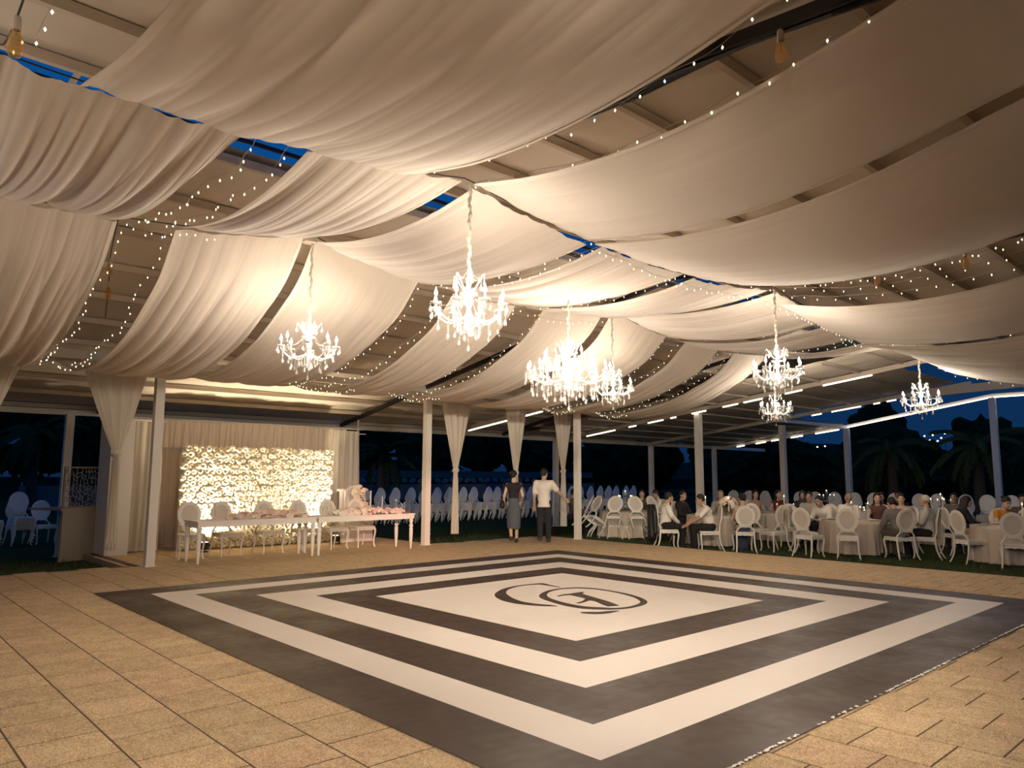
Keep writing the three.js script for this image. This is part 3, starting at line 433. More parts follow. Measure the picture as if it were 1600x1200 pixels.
const roseGeo = (() => { const g = lathe([[0.008, 0.016], [0.030, 0.052], [0.048, 0.058], [0.070, 0.036], [0.080, 0.0]], 9), p = g.attributes.position; for (let i = 0; i < p.count; i++) { const a = Math.atan2(p.getZ(i), p.getX(i)), r = hyp(p.getX(i), p.getZ(i)), k = 1 + 0.10 * sin(a * 3 + r * 60); p.setXYZ(i, p.getX(i) * k, p.getY(i) + 0.006 * sin(a * 4 + r * 90), p.getZ(i) * k); } g.computeVertexNormals(); g.rotateX(PI / 2); return g; })();
{
  const t = thing('flower_wall', 'cream rose flower wall glowing in uplight behind the bridal table', 'flower wall', null, [0.05, 0, -9.62]);
  mesh('panel', box(3.56, 2.12, 0.05, 0, 1.08, -0.05), M.roseDeep, t);
  const spots = []; let row = 0; for (let y = 0.09; y < 2.2; y += 0.122, row++) for (let x = -1.74 + (row % 2) * 0.068; x <= 1.76; x += 0.137) spots.push([x + rr(-0.02, 0.02), y + rr(-0.02, 0.02)]);
  spots.sort((a, b) => b[1] - a[1]); const rest = [];
  const ms = [M.rose, mat(0.88, 0.80, 0.62, 0.85), mat(0.82, 0.72, 0.52, 0.85)];
  spots.forEach(([x, y], i) => { const s = rr(0.85, 1.15), e = new THREE.Euler(rr(-0.35, 0.35), rr(-0.35, 0.35), rr(0, 6)); if (i < 300) { const m = mesh('rose', roseGeo, ms[i % 3], t); m.position.set(x, y, rr(-0.02, 0.02)); m.rotation.copy(e); m.scale.setScalar(s); } else { const g = roseGeo.clone(); g.scale(s, s, s); g.applyQuaternion(new THREE.Quaternion().setFromEuler(e)); g.translate(x, y, rr(-0.02, 0.02)); rest.push(g); } });
  mesh('lower_roses', merge(rest), M.rose, t).userData.kind = 'stuff';
}
// uplights on the floor
{
  const up = (x, z, tx, tz, col, power, label, lens, ang = 1.05) => {
    const t = thing('uplight', label, 'uplight', null, [x, 0.0, z]), dir = V(tx - x, 1.3, tz - z).normalize();
    mesh('housing', merge([cyl(0.07, 0.09, 0.14, 0, 0.13, 0, 14), box(0.2, 0.02, 0.16, 0, 0.01, 0), box(0.012, 0.16, 0.05, 0.1, 0.09, 0), box(0.012, 0.16, 0.05, -0.1, 0.09, 0)]), M.dark, t);
    mesh('lamp_lens', cyl(0.066, 0.066, 0.006, 0, 0.204, 0, 14), lens, t);
    const s = new THREE.SpotLight(col, power, 0, ang, 0.9, 2); s.position.set(x, 0.225, z); s.target.position.set(tx, 1.5, tz); scene.add(s, s.target); s.castShadow = true; s.shadow.radius = 3;
  };
  const lensW = glow(1, 0.88, 0.62, 5);
  up(-1.36, -9.1, -0.75, -9.62, L3(1, 0.86, 0.62), 52, 'black floor uplight in front of the flower wall under the first chair', lensW);
  up(1.62, -8.95, 0.8, -9.62, L3(1, 0.86, 0.62), 52, 'black floor uplight between the flower wall and the pedestal', lensW);
}
// ---------------------------------------------------------------- chair
const outline = (rx, ry, cy, n, sc) => { const p = []; for (let i = 0; i < n; i++) { const a = i / n * 2 * PI - PI / 2; let x = cos(a) * rx, y = sin(a) * ry; if (sin(a) < -0.3) x *= 1 + 0.10 * (sin(a) + 0.3); const k = 1 + sc * (sin(a) > 0.2 ? Math.abs(sin(a * 7)) * 0.5 : 0); p.push(new THREE.Vector2(x * k, cy + y * k)); } return p; };
const chairParts = (() => {
  const tilt = g => { g.rotateX(-0.14); return g; };
  const ring = new THREE.Shape(outline(0.215, 0.245, 0.245, 40, 0.045)); ring.holes.push(new THREE.Path(outline(0.155, 0.19, 0.25, 32, 0)));
  const rg = new THREE.ExtrudeGeometry(ring, { depth: 0.014, bevelEnabled: true, bevelThickness: 0.006, bevelSize: 0.006, bevelSegments: 2 }); rg.translate(0, 0, -0.007);
  const pn = new THREE.ExtrudeGeometry(new THREE.Shape(outline(0.16, 0.195, 0.25, 32, 0)), { depth: 0.010, bevelEnabled: false }); pn.translate(0, 0, -0.002);
  const up = s => sweep([[s * 0.205, -0.135, 0.02], [s * 0.185, -0.07, 0.008], [s * 0.135, -0.01, 0.0], [s * 0.125, 0.06, 0.0]], t => 0.019 - 0.003 * t, 8, 7);
  const cross = sweep([[-0.14, -0.01, 0], [-0.06, 0.012, 0], [0, 0.005, 0], [0.06, 0.012, 0], [0.14, -0.01, 0]], 0.017, 10, 6);
  const place = g => { tilt(g); g.translate(0, 0.575, -0.235); return g; };
  const frame = place(merge([rg, up(1), up(-1), cross])), panel = place(pn);
  const ss = new THREE.Shape(); ss.moveTo(-0.19, -0.21); ss.lineTo(0.19, -0.21); ss.quadraticCurveTo(0.235, 0, 0.235, 0.17); ss.quadraticCurveTo(0.22, 0.215, 0.15, 0.225); ss.quadraticCurveTo(0, 0.245, -0.15, 0.225); ss.quadraticCurveTo(-0.22, 0.215, -0.235, 0.17); ss.quadraticCurveTo(-0.235, 0, -0.19, -0.21);
  const seat = new THREE.ExtrudeGeometry(ss, { depth: 0.028, bevelEnabled: true, bevelThickness: 0.008, bevelSize: 0.008, bevelSegments: 2, curveSegments: 6 }); seat.rotateX(PI / 2); seat.translate(0, 0.462, 0);
  const skirt = (ax, az, bx, bz) => sheet(12, 2, (u, v) => [ax + (bx - ax) * u, 0.435 - v * (0.045 + 0.012 * sin(u * PI * 3) ** 2), az + (bz - az) * u]);
  const apron = merge([skirt(-0.20, 0.215, 0.20, 0.215), skirt(-0.225, 0.19, -0.19, -0.2), skirt(0.225, 0.19, 0.19, -0.2), skirt(-0.19, -0.21, 0.19, -0.21)]);
  const fl = s => sweep([[s * 0.205, 0.44, 0.195], [s * 0.222, 0.38, 0.215], [s * 0.215, 0.28, 0.21], [s * 0.200, 0.15, 0.195], [s * 0.205, 0.05, 0.205], [s * 0.222, 0.005, 0.225]], t => 0.026 - 0.012 * t + (t > 0.92 ? 0.004 : 0), 14, 7);
  const bl = s => sweep([[s * 0.19, 0.46, -0.21], [s * 0.195, 0.33, -0.215], [s * 0.20, 0.18, -0.24], [s * 0.215, 0.06, -0.29], [s * 0.225, 0.005, -0.325]], t => 0.024 - 0.009 * t, 12, 7);
  return { frame, panel, seat, apron, legs: [fl(1), fl(-1), bl(1), bl(-1)] };
})();
function makeChair(label, group) {
  const t = thing('dining_chair', label, 'chair', group), c = chairParts;
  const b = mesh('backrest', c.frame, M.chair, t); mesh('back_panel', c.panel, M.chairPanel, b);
  mesh('seat', c.seat, M.chair, t); mesh('apron', c.apron, M.chair, t); for (const l of c.legs) mesh('leg', l, M.chair, t); return t;
}
const chairWhole = merge([chairParts.frame, chairParts.panel, chairParts.seat, chairParts.apron, ...chairParts.legs].map(g => g.clone()));
let chair0 = null;
function putChair(x, y, z, turn, label, group) { if (!chair0) { chair0 = makeChair(label, group); chair0.position.set(x, y, z); chair0.rotation.y = turn; return chair0; } const c = copy(chair0, [x, y, z], turn); c.userData = {}; tag(c, label, 'chair', group); return c; }
// ---------------------------------------------------------------- bridal table
{
  const legProf = [[0.001, 0], [0.020, 0], [0.028, 0.02], [0.020, 0.045], [0.024, 0.06], [0.036, 0.22], [0.042, 0.36], [0.038, 0.41], [0.045, 0.42], [0.045, 0.435], [0.030, 0.45], [0.046, 0.49], [0.046, 0.52], [0.028, 0.55], [0.034, 0.565], [0.046, 0.58], [0.046, 0.66]];
  const leg = lathe(legProf, 14);
  const mk = (x0, x1, label) => { const cx = (x0 + x1) / 2, w = x1 - x0, t = thing('banquet_table', label, 'table', null, [cx, 0, -7.25]);
    mesh('table_top', box(w, 0.025, 0.70, 0, 0.757, 0), M.white, t); mesh('apron', merge([box(w - 0.04, 0.09, 0.02, 0, 0.70, 0.33), box(w - 0.04, 0.09, 0.02, 0, 0.70, -0.33), box(0.02, 0.09, 0.66, w / 2 - 0.03, 0.70, 0), box(0.02, 0.09, 0.66, -w / 2 + 0.03, 0.70, 0)]), M.white, t);
    for (const sx of [-1, 1]) for (const sz of [-1, 1]) mesh('leg', leg, M.white, t).position.set(sx * (w / 2 - 0.065), 0.0, sz * 0.29); return t; };
  mk(-2.33, 0.045, 'white bridal table section with turned legs beside the draped post'); mk(0.055, 2.43, 'white bridal table section with turned legs, washed pink at its end');
  [-2.04, -1.33, -0.45, 0.36, 1.05, 1.75].forEach((x, i) => putChair(x, 0, -8.02, rr(-0.12, 0.12) + (i === 3 ? 0.25 : 0) + (i === 0 ? -0.2 : 0), ['white medallion-back chair at the bridal table end beside the draped post', 'second white medallion-back chair from the draped post behind the bridal table', 'third white medallion-back chair from the draped post behind the bridal table', 'white medallion-back chair behind the joint of the two bridal tables', 'second white medallion-back chair from the pink end of the bridal table', 'white medallion-back chair at the pink-lit end of the bridal table'][i], 'chairs behind the bridal table'));
}
const peonyGeo = (() => { const l = []; for (let k = 0; k < 3; k++) { const n = 7, g = lathe([[0.006, 0.03 + k * 0.004], [0.02 + k * 0.010, 0.045 - k * 0.006], [0.034 + k * 0.014, 0.032 - k * 0.012]], n + k * 2), p = g.attributes.position; for (let i = 0; i < p.count; i++) { const a = Math.atan2(p.getZ(i), p.getX(i)); const q = 1 + 0.18 * sin(a * (4 + k) + k); p.setXYZ(i, p.getX(i) * q, p.getY(i) + 0.012 * sin(a * (5 + k) + k * 2), p.getZ(i) * q); } g.computeVertexNormals(); l.push(g); } return merge(l); })();
const leafGeo = (() => { const g = sheet(2, 4, (u, v) => [(u - 0.5) * 0.03 * sin(PI * (v * 0.9 + 0.08)), 0.012 * sin(PI * v) - Math.abs(u - 0.5) * 0.01, v * 0.08]); return g; })();
function garland(x0, x1, z, y, n, label, pale) {
  const t = thing('flower_garland', label, 'flowers', null, [(x0 + x1) / 2, y, z]); const w = x1 - x0;
  for (let i = 0; i < n; i++) { const m = mesh('blossom', peonyGeo, [M.peony, M.peonyPale, M.peony, M.peonyPale, M.cream][(rnd() * (pale ? 5 : 4)) | 0], t); const e = sin(PI * (i + 0.5) / n); m.position.set(-w / 2 + w * (i + 0.5) / n + rr(-0.03, 0.03), rr(0.02, 0.06 + 0.06 * e), rr(-0.09, 0.10)); m.rotation.set(rr(-0.2, 1.2), rr(0, 6), rr(-0.5, 0.5)); m.scale.setScalar(rr(0.9, 1.35)); }
  for (let i = 0; i < n / 2; i++) { const m = mesh('leaf', leafGeo, M.leafDark, t); m.position.set(rr(-w / 2, w / 2), rr(0.01, 0.08), rr(-0.1, 0.12)); m.rotation.set(rr(-0.4, 0.4), rr(0, 6), rr(-0.4, 0.4)); }
}
garland(-1.62, -0.12, -7.12, 0.77, 60, 'dusty pink peony garland on the bridal table section by the draped post');
garland(0.5, 2.2, -7.12, 0.77, 70, 'pale pink and cream garland on the pink-lit bridal table section', true);
{ // candles on the bridal table
  const stick = lathe([[0.001, 0], [0.028, 0], [0.026, 0.008], [0.007, 0.016], [0.006, 0.06], [0.013, 0.075], [0.011, 0.08]], 12);
  const c0 = thing('taper_candle', 'tall slim taper candle standing among the garland flowers', 'candle', 'taper candles on the bridal table', [-1.51, 0.77, -7.35]);
  mesh('holder', stick, M.silver, c0); mesh('candle', cyl(0.008, 0.007, 0.30, 0, 0.225, 0, 8), M.cream, c0);
  for (const x of [-1.14, -1.02, -0.64, -0.54, -0.18, 0.55, 0.91, 1.01, 1.86]) copy(c0, [x, 0.77, -7.35 + rr(-0.05, 0.05)], rr(0, 3));
  const h0 = thing('glass_candleholder', 'slender glass candleholder with a flower-shaped cup on the bridal table', 'candleholder', 'glass candleholders on the bridal table', [-1.97, 0.77, -7.2]);
  mesh('glass_stem', lathe([[0.001, 0], [0.03, 0], [0.03, 0.006], [0.012, 0.012], [0.017, 0.06], [0.019, 0.15], [0.012, 0.16], [0.01, 0.165]], 12), M.glass, h0);
  const cup = []; for (let k = 0; k < 6; k++) { const g = leafGeo.clone(); g.scale(0.9, 1, 0.6); g.rotateX(-0.7); g.rotateY(k * PI / 3); g.translate(0, 0.165, 0); cup.push(g); } mesh('cup', merge(cup), M.silver, h0); mesh('tealight', cyl(0.016, 0.016, 0.02, 0, 0.19, 0, 10), M.wax, h0);
  for (const [x, s, z] of [[-1.88, 1.6, -7.28], [-1.72, 1.05, -7.15], [0.02, 1.3, -7.2], [0.16, 1.7, -7.3], [0.28, 1.05, -7.15], [0.42, 1.1, -7.22], [2.15, 1.5, -7.25], [2.22, 1.05, -7.12], [2.34, 1.15, -7.2]]) { const c = copy(h0, [x, 0.77, z], rr(0, 3)); c.scale.set(0.95, s, 0.95); }
}
{ // white pedestal with cascading flowers
  const t = thing('pedestal_cabinet', 'white panelled pedestal with an arched top beside the bridal table', 'pedestal', null, [2.42, 0, -9.45]);
  mesh('body', merge([box(0.80, 0.62, 0.4, 0, 0.33, 0), box(0.88, 0.06, 0.46, 0, 0.03, 0), box(0.86, 0.04, 0.45, 0, 0.66, 0)]), M.white, t);
  mesh('back_board', merge([box(0.72, 0.55, 0.04, 0, 0.95, -0.15), box(0.84, 0.05, 0.08, 0, 1.24, -0.15)]), M.white, t);
  const s = new THREE.Shape(); s.moveTo(-0.24, 0); s.quadraticCurveTo(-0.12, 0.02, -0.1, 0.07); s.quadraticCurveTo(0, 0.12, 0.1, 0.07); s.quadraticCurveTo(0.12, 0.02, 0.24, 0); const g = new THREE.ExtrudeGeometry(s, { depth: 0.06, bevelEnabled: false }); g.translate(0, 1.26, -0.18); mesh('crest', g, M.white, t);
  for (const x of [-0.36, 0.36]) { const m = mesh('column', lathe([[0.02, 0], [0.03, 0.02], [0.018, 0.06], [0.022, 0.3], [0.018, 0.5], [0.028, 0.54]], 12), M.white, t); m.position.set(x, 0.68, 0.12); }
  for (const x of [-0.2, 0.2]) mesh('door_panel', box(0.32, 0.48, 0.015, x, 0.34, 0.205), M.white, t);
  const f = thing('flower_cascade', 'cascade of cream and peach blossoms spilling down the white pedestal', 'flowers', null, [2.45, 0.7, -9.2]);
  for (let i = 0; i < 70; i++) { const a = rnd(); const m = mesh('blossom', peonyGeo, rnd() < 0.75 ? M.cream : M.peonyPale, f); m.position.set(-0.05 + 0.30 * (a - 0.3) + rr(-0.13, 0.13), 0.58 - a * 0.85 + rr(-0.06, 0.06), rr(-0.08, 0.1)); m.rotation.set(rr(0.5, 2), rr(0, 6), rr(-0.5, 0.5)); m.scale.setScalar(rr(0.9, 1.4)); }
  for (let i = 0; i < 26; i++) { const a = rnd(); const m = mesh('leaf', leafGeo, M.leafDark, f); m.position.set(0.3 * (a - 0.3) + rr(-0.16, 0.16), 0.55 - a * 0.85, rr(0, 0.12)); m.rotation.set(rr(-0.5, 1.5), rr(0, 6), 0); }
}

// ---------------------------------------------------------------- figures: signed distance fields meshed by surface nets
function surfaceNets(f, lo, hi, h) {
  const nx = Math.ceil((hi[0] - lo[0]) / h) + 1, ny = Math.ceil((hi[1] - lo[1]) / h) + 1, nz = Math.ceil((hi[2] - lo[2]) / h) + 1, F = new Float32Array(nx * ny * nz), id = new Int32Array(nx * ny * nz).fill(-1), P = [], I = [];
  const ix = (i, j, k) => i + nx * (j + ny * k);
  for (let k = 0; k < nz; k++) for (let j = 0; j < ny; j++) for (let i = 0; i < nx; i++) F[ix(i, j, k)] = f(lo[0] + i * h, lo[1] + j * h, lo[2] + k * h);
  const E = [[0, 1], [2, 3], [4, 5], [6, 7], [0, 2], [1, 3], [4, 6], [5, 7], [0, 4], [1, 5], [2, 6], [3, 7]];
  for (let k = 0; k < nz - 1; k++) for (let j = 0; j < ny - 1; j++) for (let i = 0; i < nx - 1; i++) {
    const v = []; let s = 0; for (let c = 0; c < 8; c++) { const q = F[ix(i + (c & 1), j + (c >> 1 & 1), k + (c >> 2))]; v.push(q); if (q < 0) s++; } if (s === 0 || s === 8) continue;
    let x = 0, y = 0, z = 0, n = 0; for (const [a, b] of E) if ((v[a] < 0) !== (v[b] < 0)) { const t = v[a] / (v[a] - v[b]); x += (a & 1) + t * ((b & 1) - (a & 1)); y += (a >> 1 & 1) + t * ((b >> 1 & 1) - (a >> 1 & 1)); z += (a >> 2) + t * ((b >> 2) - (a >> 2)); n++; }
    id[ix(i, j, k)] = P.length / 3; P.push(lo[0] + (i + x / n) * h, lo[1] + (j + y / n) * h, lo[2] + (k + z / n) * h);
  }
  for (let k = 1; k < nz - 1; k++) for (let j = 1; j < ny - 1; j++) for (let i = 1; i < nx - 1; i++) {
    const a = F[ix(i, j, k)] < 0;
    const quad = (p, q, r, s, flip) => { if (p < 0 || q < 0 || r < 0 || s < 0) return; flip ? I.push(p, r, q, p, s, r) : I.push(p, q, r, p, r, s); };
    if (a !== (F[ix(i + 1, j, k)] < 0)) quad(id[ix(i, j - 1, k - 1)], id[ix(i, j, k - 1)], id[ix(i, j, k)], id[ix(i, j - 1, k)], !a);
    if (a !== (F[ix(i, j + 1, k)] < 0)) quad(id[ix(i - 1, j, k - 1)], id[ix(i - 1, j, k)], id[ix(i, j, k)], id[ix(i, j, k - 1)], !a);
    if (a !== (F[ix(i, j, k + 1)] < 0)) quad(id[ix(i - 1, j - 1, k)], id[ix(i, j - 1, k)], id[ix(i, j, k)], id[ix(i - 1, j, k)], !a);
  }
  const g = new THREE.BufferGeometry(); g.setAttribute('position', new THREE.Float32BufferAttribute(P, 3)); g.setIndex(I); g.computeVertexNormals(); return g;
}
const capsule = (a, b, ra, rb) => { const dx = b[0] - a[0], dy = b[1] - a[1], dz = b[2] - a[2], L = dx * dx + dy * dy + dz * dz || 1e-9; return (x, y, z) => { let t = ((x - a[0]) * dx + (y - a[1]) * dy + (z - a[2]) * dz) / L; t = t < 0 ? 0 : t > 1 ? 1 : t; return hyp(x - a[0] - dx * t, y - a[1] - dy * t, z - a[2] - dz * t) - (ra + (rb - ra) * t); }; };
const ellipsoid = (c, r) => (x, y, z) => { const a = (x - c[0]) / r[0], b = (y - c[1]) / r[1], d = (z - c[2]) / r[2]; return (hyp(a, b, d) - 1) * Math.min(r[0], r[1], r[2]); };
const smin = (a, b, k) => { const h = Math.max(k - Math.abs(a - b), 0) / k; return Math.min(a, b) - h * h * k * 0.25; };
const union = (fs, k) => (x, y, z) => { let d = 1e9; for (const f of fs) d = smin(d, f(x, y, z), k); return d; };
const paint = (g, fn) => { const p = g.attributes.position, c = new Float32Array(p.count * 3); for (let i = 0; i < p.count; i++) { const q = fn(p.getX(i), p.getY(i), p.getZ(i)); c[i * 3] = q[0]; c[i * 3 + 1] = q[1]; c[i * 3 + 2] = q[2]; } g.setAttribute('color', new THREE.BufferAttribute(c, 3)); return g; };
// head: centre of skull at origin, faces +z, 0.23 m tall
const headGeo = (() => {
  const skull = union([ellipsoid([0, 0.025, -0.012], [0.076, 0.095, 0.095]), ellipsoid([0, -0.045, 0.03], [0.058, 0.072, 0.062]), capsule([0, -0.098, 0.058], [0, -0.09, 0.05], 0.022, 0.024)], 0.04);
  const bits = union([skull, capsule([0, 0.005, 0.086], [0, -0.028, 0.104], 0.008, 0.014), ellipsoid([0.076, -0.008, -0.005], [0.010, 0.030, 0.018]), ellipsoid([-0.076, -0.008, -0.005], [0.010, 0.030, 0.018]), capsule([-0.02, -0.058, 0.090], [0.02, -0.058, 0.090], 0.008, 0.008), capsule([-0.045, 0.022, 0.072], [0.045, 0.022, 0.072], 0.012, 0.012)], 0.018);
  const eye = s => ellipsoid([s * 0.032, 0.002, 0.093], [0.018, 0.011, 0.016]);
  const e1 = eye(1), e2 = eye(-1), f = (x, y, z) => Math.max(bits(x, y, z), -Math.min(e1(x, y, z), e2(x, y, z)) - 0.004);
  return paint(surfaceNets(f, [-0.11, -0.15, -0.13], [0.11, 0.14, 0.14], 0.008), (x, y, z) => { if (z > 0.06) { const ex = hyp(Math.abs(x) - 0.032, (y - 0.002) * 1.6); if (ex < 0.009) return [0.08, 0.06, 0.05]; if (ex < 0.018) return [1.15, 1.2, 1.3]; if (Math.abs(Math.abs(x) - 0.034) < 0.018 && Math.abs(y - 0.026) < 0.006) return [0.2, 0.16, 0.14]; if (Math.abs(y + 0.058) < 0.009 && Math.abs(x) < 0.026) return [0.85, 0.5, 0.48]; } return [1, 1, 1]; });
})();
const hairGeo = (() => {
  const cap = (x, y, z) => Math.max(ellipsoid([0, 0.032, -0.016], [0.086, 0.104, 0.104])(x, y, z), -(y - (-0.055 + Math.max(0, z + 0.02) * 1.35)));
  const B = [[-0.16, -0.5, -0.24], [0.16, 0.16, 0.14]];
  const long = union([cap, capsule([0, 0.0, -0.07], [0, -0.30, -0.10], 0.075, 0.065), capsule([0.06, 0, -0.03], [0.075, -0.24, -0.05], 0.035, 0.025), capsule([-0.06, 0, -0.03], [-0.075, -0.24, -0.05], 0.035, 0.025)], 0.03);
  const bun = union([cap, ellipsoid([0, 0.055, -0.12], [0.045, 0.045, 0.045])], 0.02);
  const scarf = (x, y, z) => { const d = union([ellipsoid([0, 0.015, -0.012], [0.094, 0.118, 0.112]), capsule([0, -0.08, -0.01], [0, -0.20, 0.0], 0.075, 0.12)], 0.05)(x, y, z), hole = ellipsoid([0, -0.025, 0.12], [0.055, 0.078, 0.10])(x, y, z); return Math.max(d, -hole); };
  const fringe = (x, y, z) => Math.max(ellipsoid([0, 0.03, -0.016], [0.082, 0.098, 0.100])(x, y, z), -(y - (-0.01 + Math.max(0, z + 0.03) * 0.9)), z - 0.03);
  return { short: surfaceNets(cap, ...B, 0.009), long: surfaceNets(long, ...B, 0.010), bun: surfaceNets(bun, ...B, 0.009), scarf: surfaceNets(scarf, ...B, 0.010), thin: surfaceNets(fringe, ...B, 0.009) };
})();
// hand: wrist at origin, fingers along -y, palm faces +z, thumb at +x
const handGeo = (() => {
  const fs = [ellipsoid([0, -0.045, 0], [0.038, 0.048, 0.014])]; const len = [0.062, 0.074, 0.078, 0.070];
  [[-0.028, 0.058], [-0.010, 0.070], [0.009, 0.074], [0.027, 0.066]].forEach(([x, l], i) => { fs.push(capsule([x, -0.080, 0.002], [x * 1.1, -0.080 - l * 0.55, 0.010], 0.0088, 0.008), capsule([x * 1.1, -0.080 - l * 0.55, 0.010], [x * 1.12, -0.080 - l, 0.026], 0.008, 0.007)); });
  fs.push(capsule([0.026, -0.022, 0.004], [0.052, -0.056, 0.014], 0.012, 0.0095), capsule([0.052, -0.056, 0.014], [0.056, -0.084, 0.024], 0.0095, 0.008), capsule([0, 0.03, 0], [0, -0.02, 0], 0.027, 0.026));
  return surfaceNets(union(fs, 0.009), [-0.06, -0.18, -0.04], [0.08, 0.05, 0.06], 0.0055);
})();
const lerp = (a, b, t) => [a[0] + (b[0] - a[0]) * t, a[1] + (b[1] - a[1]) * t, a[2] + (b[2] - a[2]) * t];
function person(o) {
  const { pos, turn, skin, label } = o, sit = o.sit !== false, s = o.scale || 1, lean = o.lean || 0;
  const root = thing('person', label, 'person', o.group, pos, turn); root.scale.setScalar(s);
  const hipY = sit ? 0.545 : 0.93, R = (y, z) => [y * cos(lean) - z * sin(lean), y * sin(lean) + z * cos(lean)];
  const T = (x, y, z) => { const [a, b] = R(y, z); return [x, hipY + a, (sit ? -0.06 : 0) + b]; };
  const fem = o.fem ? 0.88 : 1, sh = 0.175 * fem;
  const pel = T(0, 0.02, 0), waist = T(0, 0.20, 0.01), chest = T(0, 0.38, 0.005), neck0 = T(0, 0.50, -0.01), neck1 = T(0, 0.585, 0.01), head = T(0, 0.685, 0.035 + (o.headDrop || 0));
  const J = {}; for (const [k, m] of [['R', -1], ['L', 1]]) {
    J['s' + k] = T(m * sh, 0.455, -0.01); J['h' + k] = [m * 0.085, hipY + 0.0, (sit ? -0.05 : 0)];
    const arm = o['arm' + k]; J['e' + k] = arm ? arm[0] : sit ? [m * 0.235, J['s' + k][1] - 0.25, J['s' + k][2] + 0.10] : [m * 0.225, J['s' + k][1] - 0.28, -0.02]; J['w' + k] = arm ? arm[1] : sit ? [m * 0.12, 0.70, J['s' + k][2] + 0.33] : [m * 0.235, J['s' + k][1] - 0.53, 0.06];
    const leg = o['leg' + k]; J['k' + k] = leg ? leg[0] : sit ? [m * 0.11, 0.535, 0.36] : [m * 0.095, 0.50, 0.02]; J['a' + k] = leg ? leg[1] : sit ? [m * 0.11, 0.09, 0.34] : [m * 0.10, 0.085, -0.02];
  }
  const sk = [capsule(pel, waist, 0.125 * fem, 0.115 * fem), capsule(T(-0.055, 0.38, 0), T(0.055, 0.38, 0), 0.125 * fem, 0.125 * fem), capsule(waist, chest, 0.115 * fem, 0.12 * fem), capsule(T(0, 0.475, -0.01), T(-sh * 0.95, 0.44, -0.01), 0.055, 0.056), capsule(T(0, 0.475, -0.01), T(sh * 0.95, 0.44, -0.01), 0.055, 0.056), capsule(neck0, neck1, 0.056, 0.05), capsule(neck1, head, 0.05, 0.05)];
  const limb = (k, g) => g === 'ua' ? [J['s' + k], J['e' + k], 0.054 * fem, 0.040 * fem] : g === 'fa' ? [J['e' + k], J['w' + k], 0.040 * fem, 0.027 * fem] : g === 'th' ? [J['h' + k], J['k' + k], 0.088, 0.058] : [J['k' + k], J['a' + k], 0.056, 0.036];
  for (const k of ['R', 'L']) { for (const g of ['ua', 'fa', 'th', 'ca']) sk.push(capsule(...limb(k, g))); const a = J['a' + k]; if (!o.noFeet) sk.push(capsule([a[0], a[1] - 0.03, a[2] - 0.03], [a[0], a[1] - 0.05, a[2] + 0.15], 0.038, 0.030)); }
  const all = [pel, waist, chest, head, neck1, ...Object.values(J)], lo = [1e9, 1e9, 1e9], hi = [-1e9, -1e9, -1e9]; for (const p of all) for (let i = 0; i < 3; i++) { lo[i] = Math.min(lo[i], p[i] - 0.2); hi[i] = Math.max(hi[i], p[i] + 0.2); } lo[1] = Math.max(lo[1], -0.01);
  const H = o.cell || 0.022, white = g => paint(g, () => [1, 1, 1]);
  const bodyG = white(surfaceNets(union(sk, 0.035), lo, hi, H));
  const hq = new THREE.Quaternion().setFromEuler(new THREE.Euler((o.headPitch || 0) + lean * 0.5, o.headYaw || 0, 0, 'YXZ'));
  const hg = headGeo.clone(); hg.applyQuaternion(hq); hg.translate(...head);
  const hands = ['R', 'L'].map(k => { const g = white(handGeo.clone()), d = V(...J['w' + k]).sub(V(...J['e' + k])).normalize(); if (k === 'R') g.scale(-1, 1, 1); if (k === 'R') { const ii = g.index.array; for (let i = 0; i < ii.length; i += 3) { const t = ii[i]; ii[i] = ii[i + 1]; ii[i + 1] = t; } g.computeVertexNormals(); } g.applyQuaternion(new THREE.Quaternion().setFromUnitVectors(V(0, -1, 0), d)); g.translate(...J['w' + k]); return g; });
  const list = [bodyG, hg, ...hands].map(g => { const q = g.toNonIndexed(); q.deleteAttribute('uv'); return q; });
  const bm = mat(...skin, 0.6); bm.vertexColors = true; mesh('body', mergeVertices(mergeGeometries(list)), bm, root);
  if (o.hair) { const g = hairGeo[o.hair].clone(); g.applyQuaternion(hq); g.translate(...head); mesh(o.hair === 'scarf' ? 'headscarf' : 'hair', g, mat(...o.hairColor, 0.65), root); }
  // clothes
  const cut = (f, t, a, b, e) => { const q = lerp(a, b, t); return capsule(a, q, f[0] + e, f[1] + e); };
  const top = []; const e = o.loose || 0.014;
  if (o.top) {
    top.push(capsule(T(0, (o.hem ?? -0.06) - 0.08, 0), waist, (sit ? 0.13 : 0.15) * fem + e, 0.118 * fem + e), capsule(waist, chest, 0.115 * fem + e, 0.12 * fem + e), capsule(T(-0.055, 0.38, 0), T(0.055, 0.38, 0), 0.125 * fem + e, 0.125 * fem + e));
    if (!o.strapless) top.push(capsule(T(0, 0.47, -0.01), T(-sh * 0.95, 0.437, -0.01), 0.058 + e * 0.7, 0.058 + e * 0.8), capsule(T(0, 0.47, -0.01), T(sh * 0.95, 0.437, -0.01), 0.058 + e * 0.7, 0.058 + e * 0.8));
    for (const k of ['R', 'L']) { if (o.sleeve > 0) { const u = Math.min(1, o.sleeve * 2); top.push(cut([0.056 * fem, 0.046 * fem], u, J['s' + k], J['e' + k], e)); if (o.sleeve > 0.5) top.push(cut([0.042 * fem, 0.032 * fem], (o.sleeve - 0.5) * 2, J['e' + k], J['w' + k], e)); } }
    const hem = T(0, o.hem ?? -0.06, 0), f0 = union(top, 0.03), ny = cos(lean), nz = sin(lean), nb = o.strapless ? T(0, 0.40, 0) : T(0, 0.505, 0);
